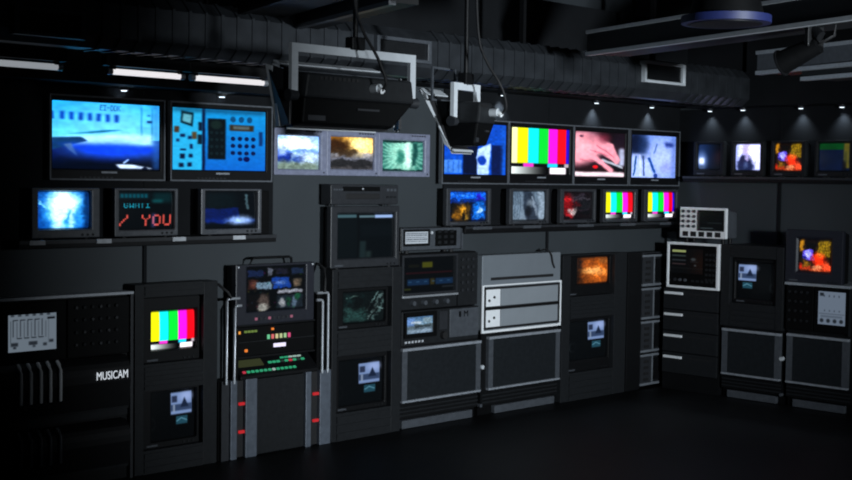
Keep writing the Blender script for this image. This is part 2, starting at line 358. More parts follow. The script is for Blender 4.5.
def d_cafe(p):
    p.c[:] = (.02, .10, .30); p.rect(0, 0, 1, .28, (.05, .38, .92)); p.rect(.0, .3, 1, .36, (.02, .18, .55)); p.poly([(.72, .3), (.82, .05), (.95, .3)], (.15, .12, .8)); p.rect(.64, .38, .98, .92, (.05, .45, .92), .9, .04)
    p.ell(.82, .66, .07, .12, (.75, .92, 1.1), .9, .5); p.rect(.02, .4, .6, 1, (.03, .04, .05), 1, .03)
    p.ell(.3, .72, .16, .3, (.42, .27, .05), .9, .7); p.ell(.34, .6, .09, .16, (.95, .66, .14), 1, .7); p.ell(.18, .85, .1, .1, (.65, .42, .08), .9, .7); p.ell(.45, .86, .1, .08, (.6, .46, .16), .9, .6)
    p.ell(.36, .82, .05, .14, (.02, .03, .04), .9, .5); p.ell(.53, .6, .05, .2, (.36, .26, .08), .8, .7); p.ell(.25, .5, .06, .05, (.5, .36, .1), .8, .6)
    for k in range(5): p.rect(.05 + k * .13, .08, .12 + k * .13, .14, (.3, .65, 1.1), .7)
    p.noise(.25, 16, 2)
def d_curtain(p):
    p.grad(0, 1, (.38, .46, .54), (.5, .58, .66))
    for k in range(4): p.rect(.02 + k * .06, 0, .04 + k * .06, 1, (.22, .3, .38), .7)
    p.poly([(.35, 0), (.6, 0), (.85, 1), (.45, 1), (.3, .5)], (.12, .16, .22), .85, .05); p.ell(.55, .45, .12, .14, (.5, .56, .62), .7, .6); p.rect(.8, 0, 1, 1, (.6, .68, .76), .8, .06); p.ell(.5, .7, .1, .2, (.05, .07, .1), .8, .5)
    p.line(.6, .2, .75, .8, .03, (.55, .62, .7), .8)
def d_red(p):
    p.c[:] = (.05, .02, .03); p.rect(0, .1, .3, .9, (.55, .04, .07), .9, .1); p.ell(.15, .3, .1, .1, (.9, .12, .15), .9, .6); p.ell(.3, .72, .1, .12, (.9, .85, .85), .9, .6); p.ell(.7, .45, .3, .3, (.08, .08, .1), 1, .6)
    p.line(.4, .3, .9, .25, .03, (.3, .28, .32), .8); p.line(.5, .7, .9, .6, .03, (.18, .14, .18), .8); p.ell(.2, .85, .12, .08, (.7, .1, .14), .8, .6); p.ell(.55, .2, .2, .1, (.22, .2, .25), .8, .8); p.ell(.8, .75, .18, .12, (.02, .02, .03), .9, .6); p.ell(.45, .45, .1, .12, (.35, .06, .09), .9, .7); p.rect(.25, .1, .35, .4, (.35, .3, .35), .5, .06)
def d_spot(p):
    p.c[:] = (.012, .02, .035); p.ell(.2, .6, .5, .7, (.03, .09, .2), 1, 1.2); p.ell(.15, .2, .35, .5, (.10, .2, .4), .8, 1.2); p.ell(.17, .66, .2, .28, (.55, .7, 1.0), .9, .9); p.rect(.06, .55, .28, .78, (1.1, 1.15, 1.3), 1, .08)
    p.rect(.1, .85, .25, .95, (.3, .35, .45), .8, .05)
def d_white(p):
    p.c[:] = (.85, .9, 1.2); p.ell(.6, .3, .5, .6, (1.05, 1.05, 1.3), .9, 1.); p.ell(.42, .25, .12, .3, (.68, .6, .92), .7, .7); p.ell(.4, .82, .35, .36, (.10, .14, .30), 1, .35); p.ell(.3, .62, .14, .14, (.08, .12, .28), 1, .5); p.ell(.4, .8, .08, .12, (.32, .40, .6), .7, .8)
    p.rect(.0, 0, .1, 1, (.55, .62, .95), .7, .08); p.ell(.48, .55, .06, .1, (.8, .75, 1), .8, .6)
def d_studio(p):
    p.c[:] = (.06, .03, .02); p.rect(.0, .0, .16, .4, (.72, .48, .08), 1, .05); p.rect(.6, .02, .98, .55, (.42, .33, .04), 1, .06)
    for k in range(5): p.rect(.63 + k * .08, .05, .66 + k * .08, .5, (.75, .58, .08), .7)
    p.rect(.15, .34, .48, .62, (.35, .28, .92)); p.ell(.3, .46, .1, .1, (.75, .75, 1.2), 1, .6); p.ell(.2, .55, .05, .06, (.1, .1, .5)); p.rect(.26, .1, .5, .3, (.03, .03, .03), .9)
    p.ell(.62, .66, .2, .22, (1.05, .2, .05), 1, .5); p.ell(.66, .5, .1, .08, (1, .5, .15), .8, .6); p.rect(.14, .65, .34, .9, (.62, .42, .05), .8, .08); p.rect(.0, .85, .95, .98, (.75, .22, .08), .9, .06); p.ell(.88, .85, .14, .14, (1.1, .35, .18), .9, .6)
    p.rect(.4, .84, .7, .92, (1.05, .72, .5), .8, .05); p.ell(.05, .85, .07, .1, (.85, .15, .03), .9, .5); p.rect(.36, .58, .42, .9, (.1, .02, .02), .7, .05)
def d_field(p):
    p.c[:] = (.03, .07, .17); p.rect(0, 0, .8, .24, (.02, .24, .09)); p.rect(.8, .0, .97, .9, (.38, .35, .10), .9, .04); p.rect(.76, .62, .88, 1, (.02, .02, .06), .8, .05); p.rect(.82, .3, .9, .7, (.2, .22, .12), .7, .05); p.noise(.15, 6, 5)
def d_small(s0, t0, s1, t1, flip=False):  # small blue patch on a dark screen, a teal one below it
    def f(p):
        p.c[:] = (.008, .010, .012); w = s1 - s0; h = t1 - t0
        X = lambda a: s0 + a * w
        p.rect(s0, t0, s1, t1, (.60, .72, .95)); p.ell(X(.75), t0 + .2 * h, .3 * w, .2 * h, (.8, .9, 1.15), .8, .8); p.rect(X(.0), t0 + .55 * h, s1, t0 + .85 * h, (.22, .30, .45), .9, .02); p.poly([(X(.45), t0 + .7 * h), (X(.65), t0 + .25 * h), (X(.85), t0 + .7 * h)], (.12, .18, .30), 1, .02)
        p.rect(X(.05), t0 + .15 * h, X(.3), t0 + .45 * h, (.16, .2, .32), .9, .02); p.rect(X(.1), t0 + .55 * h, X(.2), t0 + .9 * h, (.7, .78, .9), .8, .01)
        p.rect(X(.25), t1 + .10 * h, X(.8), t1 + .48 * h, (.16, .36, .44), 1, .02); p.line(X(.3), t1 + .32 * h, X(.5), t1 + .2 * h, .012, (.4, .65, .75)); p.line(X(.5), t1 + .2 * h, X(.75), t1 + .32 * h, .012, (.4, .65, .75))
        a = s0 - .9 * w if not flip else s1 + .9 * w
        p.ell(a, t1 + .35 * h, .09, .12, (.12, .15, .17), .7, .3); p.ell(a + .02, t1 + .35 * h, .07, .10, (.008, .01, .012), 1, .2)
    return f
def d_collage(p):
    p.c[:] = (.03, .06, .06); p.rect(.05, .08, .5, .45, (.05, .12, .12), 1, .05); p.rect(.05, .5, .55, .95, (.14, .26, .25), .9, .08); p.line(.6, .9, .95, .1, .03, (.38, .48, .48), .8); p.line(.72, .95, 1., .3, .03, (.3, .4, .4), .8)
    p.line(.55, .6, .85, .05, .02, (.42, .55, .55), .8); p.ell(.35, .35, .15, .25, (.02, .03, .03), .9, .5); p.line(.1, .2, .35, .12, .02, (.4, .52, .5), .7); p.line(.5, .7, .8, .78, .03, (.03, .04, .04), .9); p.ell(.65, .5, .15, .14, (.02, .03, .03), .8, .6); p.line(.85, .5, .95, .6, .02, (.5, .62, .62), .8)
def d_orange(p):
    p.c[:] = (.16, .07, .02); p.ell(.6, .5, .55, .55, (.72, .34, .07), 1, 1.); p.rect(.5, .3, 1, .95, (.88, .42, .10), .8, .15); p.ell(.48, .52, .25, .12, (1.15, .85, .5), 1, 1.); p.ell(.75, .6, .3, .1, (1.05, .65, .3), .8, 1.); p.rect(.7, .05, 1, .25, (.6, .35, .15), .7, .08)
    p.rect(.0, 0, .15, 1, (.04, .02, .01), .8, .1); p.noise(.2, 10, 9)
def d_reflection(p):  # reflections in the dark glass, painted as a glowing picture
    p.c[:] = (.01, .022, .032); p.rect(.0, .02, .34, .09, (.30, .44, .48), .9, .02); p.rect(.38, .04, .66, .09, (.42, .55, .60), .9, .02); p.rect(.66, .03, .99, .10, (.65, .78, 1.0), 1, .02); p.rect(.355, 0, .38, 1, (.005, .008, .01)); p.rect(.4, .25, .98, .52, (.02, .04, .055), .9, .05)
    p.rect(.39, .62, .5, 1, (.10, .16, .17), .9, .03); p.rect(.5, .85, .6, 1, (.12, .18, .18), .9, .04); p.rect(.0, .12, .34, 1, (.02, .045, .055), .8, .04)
def d_multi(p):
    p.c[:] = (.012, .014, .018); r = np.random.RandomState(7)
    for (a, b, c, d, col) in [(.02, .08, .28, .22, (.10, .16, .32)), (.36, .05, .44, .2, (.45, .48, .55)), (.5, .05, .7, .2, (.12, .12, .18)), (.76, .06, .97, .2, (.12, .18, .3)),
                             (.03, .28, .2, .5, (.22, .12, .10)), (.17, .36, .42, .5, (.5, .62, .72)), (.44, .26, .74, .5, (.10, .3, .72)), (.8, .3, .95, .5, (.36, .33, .28)),
                             (.03, .6, .4, .96, (.05, .04, .04)), (.54, .55, .97, .62, (.7, .72, .78)), (.52, .66, .97, .96, (.12, .16, .2))]:
        p.rect(a, b, c, d, col, 1, .02)
    p.ell(.3, .78, .09, .16, (.35, .3, .28), 1, .4); p.ell(.28, .92, .09, .08, (.75, .75, .72), 1, .5); p.ell(.6, .84, .05, .1, (.7, .72, .75), 1, .5); p.ell(.72, .82, .04, .1, (.1, .3, .2), 1, .5); p.ell(.82, .84, .04, .12, (.4, .5, .6), 1, .5); p.ell(.88, .72, .04, .08, (.1, .4, .25), .8, .5)
    p.ell(.57, .38, .1, .05, (.45, .6, .9), .8, .7); p.ell(.86, .4, .05, .08, (.5, .42, .35), .9, .5); p.ell(.12, .4, .05, .08, (.5, .3, .25), .8, .6)
    for k in range(40):
        a, b = r.rand(2); p.rect(a, b, a + .03, b + .025, tuple(r.rand(3) * .4), .6, .01)
def d_levels(p):
    p.c[:] = (.58, .64, .70); ink = (.10, .12, .15)
    for k in range(4): p.rect(.1 + k * .15, .13, .2 + k * .15, .165, ink, .8); p.rect(.18 + k * .15, .62, .28 + k * .15, .655, ink, .8)
    for k in range(5): p.rect(.09 + k * .15, .13, .11 + k * .15, .6, ink, .7); p.rect(.17 + k * .15, .2, .18 + k * .15, .65, ink, .7)
    p.rect(.04, .16, .055, .75, ink, .5); p.rect(.81, .1, .97, .16, ink); p.rect(.83, .16, .84, .8, ink, .4)
    for a, b, c, d in [(.05, .75, .2, .85), (.42, .74, .6, .84), (.85, .72, .94, .8), (.1, .86, .16, .92), (.5, .85, .56, .9), (.72, .8, .8, .88)]: p.rect(a, b, c, d, ink, .75, .02)
    for k in range(6): p.rect(.05 + k * .15, .0, .12 + k * .15, .05, ink, .6)
def d_scopelcd(p):
    p.c[:] = (.52, .58, .66); ink = (.08, .10, .12); p.rect(.05, .04, .2, .14, ink, .8)
    for k in range(4): p.rect(.2 + k * .18, .1, .24 + k * .18, .16, ink, .6); p.rect(.22 + k * .18, .55, .26 + k * .18, .6, ink, .5)
    for k in range(4): p.ell(.14 + k * .24, .88, .07, .06, ink, .8, .4)
    p.rect(.03, .66, .97, .68, ink, .4); p.rect(.1, .72, .9, .78, (.35, .4, .46), .6)
def d_lcdtext(p):
    p.c[:] = (.72, .77, .82); r = np.random.RandomState(3)
    for j in range(5):
        x = .04
        while x < .93:
            w = .02 + r.rand() * .05; p.rect(x, .1 + j * .17, x + w, .18 + j * .17, (.15, .17, .2), .8, .012); x += w + .02
def d_smallmon(p):
    p.grad(0, .5, (.30, .45, .62), (.55, .72, .85)); p.grad(.5, 1, (.35, .42, .45), (.45, .55, .65)); p.rect(.0, .1, .3, .55, (.45, .62, .9), .8, .05); p.rect(.2, .3, .6, .42, (.9, .95, 1.0), .9, .05); p.rect(.3, .55, .9, .66, (.15, .18, .2), .8, .05); p.rect(.65, .1, .95, .4, (.6, .7, .75), .8, .06); p.rect(.1, .8, .95, .95, (.7, .8, .9), .7, .06)
def d_analyzer(p):
    p.c[:] = (.010, .011, .014); p.rect(.36, .14, .56, .3, (.32, .33, .06), .9, .02); p.rect(.1, .2, .3, .28, (.08, .08, .04), .8); p.rect(.05, .42, .95, .47, (.16, .03, .05), .8)
    p.rect(.08, .62, .5, .80, (.06, .16, .28), 1, .02); p.rect(.52, .62, .6, .80, (.22, .2, .08), .9); p.rect(.62, .62, .97, .80, (.06, .16, .28), 1, .02); p.rect(.02, .88, .15, .93, (.25, .28, .08), .7)
    for k in range(6): p.rect(.1 + k * .15, .68, .16 + k * .15, .72, (.2, .36, .5), .6)
    p.rect(.75, .85, .98, .9, (.14, .16, .18), .8)
def d_analyzer2(p):
    p.c[:] = (.012, .013, .015); p.rect(.02, .06, .46, .15, (.58, .62, .40)); p.rect(.02, .26, .46, .32, (.20, .24, .24), .9); p.rect(.02, .44, .46, .50, (.16, .18, .2), .9); p.rect(.02, .60, .46, .65, (.22, .17, .18), .9); p.rect(.0, .78, 1., .80, (.1, .12, .12), .8); p.ell(.7, .42, .08, .06, (.25, .28, .3), .8, .5); p.rect(.6, .5, .85, .54, (.12, .13, .14), .8); p.ell(.76, .66, .04, .04, (.25, .27, .28), .8, .5)
def d_scope(p):
    p.c[:] = (.014, .018, .022)
    for k in range(1, 5): p.rect(0, k * .2, 1, k * .2 + .015, (.05, .06, .07), .7, .01)
    p.rect(.35, .6, .98, .66, (.1, .13, .14), .8, .02); p.rect(.05, .9, .6, .96, (.25, .3, .32), .8, .02)

WARPED = {d_hand: (.012, 5, 3, .03), d_blue: (.012, 6, 4, .05), d_paper: (.014, 6, 5, .03), d_cafe: (.06, 8, 6, .1), d_curtain: (.035, 5, 7, .06), d_red: (.07, 6, 8, .15), d_studio: (.05, 8, 9, .12), d_sky: (.05, 7, 10, .06), d_sunset: (.05, 7, 11, .08),
          d_burst: (.03, 6, 12, .05), d_figure: (.05, 6, 13, .05), d_white: (.04, 7, 14, .05), d_collage: (.06, 7, 15, .12), d_orange: (.05, 6, 16, .1), d_multi: (.02, 12, 17, .10), d_night: (.03, 6, 18, .06), d_jet: (.003, 7, 19, .02), d_panel: (.003, 8, 20, .02), d_smallmon: (.05, 6, 21, .08)}
# ================================================================== THE ROOM
wallm = mat('slate_wall_paint', (.038, .045, .0505), .62, 0, .10, 1.5, .3)
darkw = mat('black_trim_and_shade', (.0085, .0095, .011), .8, 0, .15, 3, .1)  # bulkheads near black: the shade up there is put into the colour
floorm = mat('black_studio_floor', (.0028, .003, .0035), .5, 0, .3, 5, .12)
struct('floor', MB().box(-4, 12, -4, 8.6, -.1, 0), floorm)
struct('ceiling', MB().box(-4, 12, -4, 8.6, CEIL, CEIL + .1), mat('black_ceiling', (.010, .011, .012), .7))
struct('wall_back', MB().box(-4, 11, WALL_Y, WALL_Y + .12, 0, CEIL), wallm)
struct('wall_right', MB().box(WALL_X, WALL_X + .12, -4, WALL_Y, 0, CEIL), wallm)
ZS = 2.60
struct('trim_1', MB().box(6.35, WALL_X, 6.92, WALL_Y, ZS, ZS + .75), darkw)                     # bulkhead over the televisions
struct('trim_2', MB().box(10.2, WALL_X, 1.0, 6.92, ZS - .02, ZS + .75), darkw)                  # bulkhead on the right wall
struct('trim_3', MB().box(-2, 6.35, 6.92, WALL_Y, 2.44, 3.2), darkw)                            # lower bulkhead over the left televisions
struct('trim_4', MB().box(7.30, WALL_X, WALL_Y - .012, WALL_Y, 1.46, ZS), darkw)                # black boards behind the screens
struct('trim_5', MB().box(2.6, 5.62, WALL_Y - .012, WALL_Y, 1.47, 2.44), darkw)
struct('trim_6', MB().box(WALL_X - .012, WALL_X, 3.0, WALL_Y - .012, 1.93, ZS - .02), darkw)
for n, (x, y, side) in enumerate([(pt('M', WALL_Y, 144, 200)[0], 0, 'M'), (pt('M', WALL_Y, 547, 200)[0], 0, 'M'), (-pt('R', WALL_X, 780, 200)[0], 0, 'R')]):
    m = MB()
    if side == 'M': m.box(x - .012, x + .012, WALL_Y - .016, WALL_Y, 0, 2.43 if n == 0 else ZS)
    else: m.box(WALL_X - .016, WALL_X, x - .012, x + .012, 0, ZS - .02)
    struct('trim_%d' % (n + 7), m, darkw)

# ------------------------------------------------------------------ downlights under the bulkheads
spotg = 'downlights under the bulkheads'
glow = emit('downlight_lens', (.75, .88, 1.0), 2.2)
def downlight(x, y, z, label, power):
    t = thing('downlight', label, 'downlight', (x, y, z), 0, spotg)
    MB().cyl((0, 0, 0), (0, 0, -.02), .030, .026, 20).build('housing', dgrey, t)
    MB().cyl((0, 0, -.02), (0, 0, -.025), .020, .018, 16).build('lens', glow, t)
    l = bpy.data.lights.new('downlight_lamp', 'SPOT'); l.energy = power; l.spot_size = math.radians(95); l.spot_blend = 1.; l.color = (.72, .86, 1.0); l.shadow_soft_size = .02
    lo = bpy.data.objects.new('downlight_lamp', l); COL.objects.link(lo); lo.parent = t; lo.location = (0, 0, -.035)
DY = 7.145
for u, w in ((124, 'above the jet television'), (222, 'above the control panel television')):
    x = pt('M', DY, u, 93)[0]; downlight(x, DY, 2.44, 'small round downlight glowing on the low bulkhead %s' % w, 16)
for u, w in ((503, 'beside the small floodlight, left of the colour bar television'), (596.6, 'above the television showing a hand'), (652, 'above the television showing papers, next to the corner')):
    x = pt('M', DY, u, 102)[0]; downlight(x, DY, ZS, 'small round downlight under the bulkhead ' + w, 16)
for u, w in ((710, 'above the right wall monitor with a bright spot'), (743, 'above the right wall monitor with the white picture'), (801, 'above the right wall monitor with an orange scene'), (842, 'above the right wall monitor with a green and navy picture')):
    y = -pt('R', 10.445, u, 106)[0]; downlight(10.445, y, ZS - .02, 'small round downlight ' + w, 9)

# ------------------------------------------------------------------ fluorescent tubes
tubem = emit('lit_tube', (1.0, .97, 1.0), .85); tubed = emit('dim_tube', (.85, .92, 1.0), .30)
for (u0, v0, u1, v1, m, lab) in [(-30, 68, 62, 72.5, tubed, 'dim fluorescent tube at the left end of the hanging row'), (107, 73.5, 184, 77.5, tubem, 'bright fluorescent tube over the jet television'), (190, 77.5, 267, 82, tubem, 'bright fluorescent tube over the control panel television')]:
    a = at_y(u0, v0, 6.5); b = at_y(u1, v1, 6.5); z = 2.475; L = b.x - a.x
    t = thing('fluorescent_tube', lab, 'tube light', (a.x, 6.5, z), 0, 'fluorescent tubes under the duct')
    MB().cyl((.03, 0, 0), (L - .03, 0, 0), .017, n=16).build('tube', m, t)
    for x in (0, L - .03): MB().cyl((x, 0, 0), (x + .03, 0, 0), .019, n=16).build('end_cap', silver, t)
    MB().box(-.02, L + .02, -.03, .03, .03, .09).build('batten', black, t, .004)
    for x in (.02, L - .05): MB().box(x, x + .03, -.012, .012, .0, .035).build('socket', black, t)
    for x in (.12, L - .12): MB().cyl((x, 0, .09), (x, 0, CEIL - z), .006, n=6).build('hanger_rod', black, t)

# ------------------------------------------------------------------ ventilation duct
dt = thing('ventilation_duct', 'long dull metal ventilation duct with square grilles hung along the back wall', 'duct', (0, 6.2, 2.57))
prof = [(0, .06), (.0, .24), (.07, .31), (.19, .31), (.24, .24), (.24, .06), (.19, -.0), (.07, -.0)]
MB().prism(prof, 1.0, 10.1).build('duct_body', steel, dt)
for k in range(62):
    x = 3.25 + k * .11
    if 5.60 < x < 6.22 or 8.46 < x < 9.18 or x < 3.62: continue
    MB().prism([(y + (-.008 if y < .12 else .008), z + (.008 if z > .15 else -.008)) for y, z in prof], x, x + .018).build('seam_rib', steel, dt)
for g in [(645, 60, 685, 86), (377, 35, 431, 64), (14, 5, 85, 40)]:
    x0, z1 = pt('M', 6.17, g[0], g[1]); x1, z0 = pt('M', 6.17, g[2], g[3]); z0 -= 2.57; z1 -= 2.57
    fr = MB().frame((x0, z0, x1, z1), (x0 + .03, z0 + .022, x1 - .03, z1 - .022), -.035, .02, .004).build('grille_frame', pale if g[0] == 645 else mgrey, dt)
    m = MB(); n = 9
    for k in range(n): zc = z0 + .03 + (z1 - z0 - .06) * k / (n - 1); m.box(x0 + .025, x1 - .025, -.012, .012, zc - .004, zc + .004)
    m.build('grille_slats', char, fr); MB().box(x0 + .02, x1 - .02, .0, .03, z0 + .015, z1 - .015).build('grille_back', rubber, fr)
for x in (3.3, 5.2, 7.2, 8.8, 10.2): MB().box(x, x + .03, .10, .14, .31, CEIL - 2.57).build('strap', black, dt)

# ------------------------------------------------------------------ ceiling beams
dv = ray(-250, 168); bang = math.atan2(dv[1], dv[0]) - PI      # direction from the far end towards the camera
def beam(u, v, z, L, w, h, label, body, edge, up=True):
    p = at_z(u, v, z)
    t = thing('ceiling_beam', label, 'beam', p, bang, 'beams hung under the ceiling')
    MB().box(0, L, 0, w, 0, h).build('beam_body', body, t)
    MB().box(-.004, L, -.012, .03, -.012, .012).build('edge_strip', edge, t)  # strip colour carries the light along the beam edge
    if up: MB().box(-.004, L, -.012, .02, h - .010, h + .012).build('edge_strip', edge, t)
    for x in (.3, L * .6): MB().cyl((x, w / 2, h), (x, w / 2, CEIL - z), .012, n=8).build('hanger_rod', black, t)
dm = mat('beam_paint', (.02, .023, .026), .7)
beam(207, 23, 2.85, 2.2, .3, .22, 'dark ceiling beam above the fluorescent tubes', black, char, False)
beam(285, 30, 2.80, 1.5, .16, .10, 'short dark ceiling beam above the big floodlight', black, mgrey, False)
beam(587, 54, 2.78, 4.2, .34, .15, 'ceiling beam with two lit edges painted pale beside the framed duct grille', char, pale)
beam(757, 73, 2.62, 3.0, .30, .13, 'pale grey ceiling beam carrying the small clamp lamp', mgrey, silver)  # light on the side face is put into the grey body colour
beam(802, 79, 2.56, 3.0, .30, .05, 'low ceiling beam nearest the right edge, under the pale grey one', char, silver, False)

# ================================================================== floodlights
def floodlight(loc, yaw, label, w, D, DB, zt, ex, doors, cx):
    t = thing('floodlight', label, 'studio light', loc, yaw, 'hanging studio floodlights')
    MB().hexa([(-w, .0, .14), (w, .0, .14), (w, (D + DB) / 2, .14), (-w, (D + DB) / 2, .14), (-w + .02, .0, .262), (w - .02, .0, .262), (w, D, .272), (-w, D, .272)]).build('body', char, t, .012)
    k = min(.13, w * .5)
    MB().hexa([(-w + .01, .03, .012), (w - k, .03, .012), (w - k * .7, DB, .002), (-w, DB, .002), (-w + .002, .006, .142), (w - .002, .006, .142), (w - .002, (D + DB) / 2, .142), (-w + .002, (D + DB) / 2, .142)]).build('lower_body', black2, t, .01)  # darker material puts the shade of the down-facing half into the colour
    m = MB()
    for q in range(9): m.box(-w * .75 + q * w * .08, -w * .75 + q * w * .08 + w * .045, -.004, .01, .232, .248)
    m.build('cooling_slots', rubber, t)
    MB().box(-w * .06, w * .34, .004, .03, .090, .100).build('name_plate', dgrey, t)
    MB().box(-w * .9, -w * .6, .018, .05, .03, .055).build('rating_label', dgrey, t)
    yk = MB(); ym = min(.06, D * .5); y0, y1 = ym - .012, ym + .012                                   # the yoke, one bent bar
    xl, xr = -w - ex, w + ex
    if D > .2: ym = D * .5; y0, y1 = ym - .012, ym + .012
    for x in (xl, xr): yk.box(x - .020, x + .020, y0, y1, .13, zt - .042)
    yk.box(xl - .020, xr + .020, y0, y1, zt - .042, zt)
    yk.build('yoke', pale, t)
    for x, e in ((xl, -1), (xr, 1)):
        MB().cyl((x + e * .035, ym, .15), (x - e * .02, ym, .15), .030, .025).build('yoke_knob', dgrey, t)
    dm = mat('barn_door_black', (.012, .012, .014), .5)
    for p, m1, eb in doors:
        n = (Vector(p[1]) - Vector(p[0])).cross(Vector(p[3]) - Vector(p[0])).normalized() * .006
        d = MB().hexa([tuple(Vector(q) - n) for q in p] + [tuple(Vector(q) + n) for q in p]).build('barn_door', m1 or dm, t)
        L = lambda q, a: Vector(q) + (Vector(a) - Vector(q)).normalized() * eb
        MB().hexa([tuple(Vector(p[3]) - n * 2), tuple(Vector(p[2]) - n * 2), tuple(L(p[2], p[1]) - n * 2), tuple(L(p[3], p[0]) - n * 2),
                   tuple(Vector(p[3]) + n * 2), tuple(Vector(p[2]) + n * 2), tuple(L(p[2], p[1]) + n * 2), tuple(L(p[3], p[0]) + n * 2)]).build('edge_strip', pale, d)
    MB().hexa([(-w * .9, DB + .002, .02), (w * .9, DB + .002, .02), (w * .9, DB + .008, .02), (-w * .9, DB + .008, .02), (-w * .9, D + .002, .25), (w * .9, D + .002, .25), (w * .9, D + .008, .25), (-w * .9, D + .008, .25)]).build('lens', mat('frosted_lens', (.3, .32, .34), .3), t)
    MB().cyl((0, ym, zt - .01), (0, ym, CEIL - loc[2]), .014, n=10).build('hanger_pole', black, t)
    MB().box(-.045, .045, ym - .03, ym + .03, zt - .006, zt + .06).build('clamp', black, t, .006)
    cn = MB().cyl((cx, -.05, .205), (cx, .01, .205), .024, n=14).build('plug', pale, t)
    MB().cyl((cx, -.075, .19), (cx, -.05, .20), .015, n=12).build('plug_collar', white, cn)
    H = CEIL - loc[2]
    P = [Vector((cx, -.07, .195)), Vector((cx - .01, -.11, .24)), Vector((cx - .065, -.1, .36)), Vector((cx - .095, -.02, .5)), Vector((cx - .11, .03, .68)), Vector((cx - .125, .05, H * .7)), Vector((cx - .125, .06, H))]
    Q = []
    for k in range(len(P) - 1):
        a, b = P[max(k - 1, 0)], P[min(k + 2, len(P) - 1)]
        for j in range(5):
            u = j / 5; Q.append(.5 * ((2 * P[k]) + (P[k + 1] - a) * u + (2 * a - 5 * P[k] + 4 * P[k + 1] - b) * u * u + (3 * P[k] - a - 3 * P[k + 1] + b) * u ** 3))
    MB().tube(Q + [P[-1]], .008).build('power_cord', rubber, t)
    return t
w, D = .375, .11
floodlight((4.475, 5.0, 2.150), 0., 'big black floodlight with silver yoke, hung over the three grey monitors', w, D, D, .405, .028,
    [([(-w, D, .01), (-w, D, .27), (-.405, .26, .315), (-.335, .26, .0)], None, .045), ([(-w + .02, D, .272), (w - .02, D, .272), (.30, .26, .325), (-.37, .26, .325)], mgrey, .055),  # grey top door and wide pale edge carry its lit face in colour
     ([(w, D, .27), (w, D, .01), (.43, .2, .0), (.45, .2, .29)], None, .015), ([(w - .09, D, .004), (-w + .02, D, .004), (-.33, .2, .0), (.27, .2, .0)], None, .012)], .075)
p = at_y(487, 128, 5.2); w, D, DB = .10, .30, .20
ft = floodlight((p.x, p.y, 2.085), math.radians(12), 'smaller black floodlight turned sideways, hung in front of the blue television', w, D, DB, .375, .028,
    [([(-w, DB, .0), (-w, D, .27), (-.13, D + .08, .34), (-.10, DB - .02, -.015)], None, .055), ([(-w, D, .275), (w, D, .275), (.10, D + .10, .34), (-.12, D + .10, .34)], None, .07),
     ([(w, D, .27), (w, DB, .0), (.16, DB + .05, .0), (.16, D + .06, .28)], mgrey, .02), ([(w, DB, .0), (-w, DB, .0), (-.10, DB - .03, -.03), (.12, DB - .03, -.03)], None, .015)], .04)
MB().frame((-.16, .27, .10, .47), (-.148, .282, .088, .458), D - .02, D - .008).build('filter_frame', mgrey, ft)

# small stage lamps in the upper right
p = at_z(726, 22, 2.75)
t = thing('stage_lamp', 'black hanging lamp with a blue rim at the top edge, above the duct grille', 'studio light', p)
blue = mat('blue_gel_rim', (.008, .014, .075), .5)
MB().cyl((0, 0, .02), (0, 0, .30), .20, .13, 24).build('lamp_body', black2, t)
MB().cyl((0, 0, -.01), (0, 0, .03), .235, .235, 28).build('rim', blue, t)
MB().cyl((0, 0, -.014), (0, 0, -.01), .19, .19, 24).build('lens', black, t)
MB().box(-.22, -.19, -.02, .02, .1, .45).box(.19, .22, -.02, .02, .1, .45).box(-.22, .22, -.02, .02, .43, .46).build('yoke', black, t)
MB().cyl((0, 0, .46), (0, 0, CEIL - p.z), .018, n=10).build('hanger_pole', black, t)
for sx in (-1, 1): MB().cyl((sx * .16, 0, .14), (sx * .22, 0, .14), .02).build('yoke_knob', black, t)
p = at_z(808, 56, 2.62)
t = thing('clamp_lamp', 'small black clamp lamp hanging in front of the pale grey beam', 'studio light', p, bang)
MB().cyl((-.14, -.06, -.03), (.06, .02, .06), .07, .05, 18).build('lamp_head', black2, t)
MB().cyl((-.15, -.064, -.034), (-.14, -.06, -.03), .078, .078, 18).build('rim', black, t)
MB().box(.02, .05, -.05, .07, .05, .2).build('bracket', black, t, .004)
MB().cyl((.1, .0, .1), (-.02, .0, .18), .03, n=12).build('clamp', black, t)
MB().tube([(.06, .02, .06), (.18, .02, .1), (.2, .02, .25), (.12, .01, .4), (.05, .01, CEIL - p.z)], .008).build('cord', rubber, t)
MB().cyl((.035, .01, .18), (.035, .01, CEIL - p.z), .012, n=8).build('hanger_pole', black, t)

# ================================================================== televisions on the back wall
def television(out, scr, draw, gain, label, group, px=None):
    F = Front('M', FT, *out); F.z0 = 1.861; z1 = 2.371; F.org = (F.c, FT, F.z0); F.h = z1 - F.z0
    t = F.thing('television', label, 'television', group)
    o = (F.x0 + .004, 0, F.x1 - .004, F.h); i = F.r(*scr); i = (max(i[0], F.x0 + .022), i[1], min(i[2], F.x1 - .022), min(i[3], F.h - .03))
    MB().frame(o, i, 0, .035, .008).build('bezel', black, t, .004)
    MB().frame((o[0] - .002, -.002, o[2] + .002, F.h + .002), (o[0] + .008, .008, o[2] - .008, F.h - .008), -.006, .03).build('outer_trim', trimg, t)
    screen(F, i, t, draw, gain, .012, px=px)
    MB().box(o[0] + .01, o[2] - .01, .035, .065, .02, F.h - .02).build('back_cover', black, t, .01)
    MB().box(-.12, .12, .065, WALL_Y - FT, .15, .38).build('wall_bracket', black2, t)
    bz = i[1] * .5
    MB().box(-.055, .055, -.004, .004, bz - .008 + .016, bz + .004 + .016).build('logo_plate', rail, t)
    m = MB()
    for k in range(8): m.box(-.2 + k * .03, -.185 + k * .03, -.003, .004, bz - .022, bz - .014)
    m.build('button_row', dgrey, t)
    return t
gl = 'televisions over the left shelf'; gr = 'televisions over the right shelf'
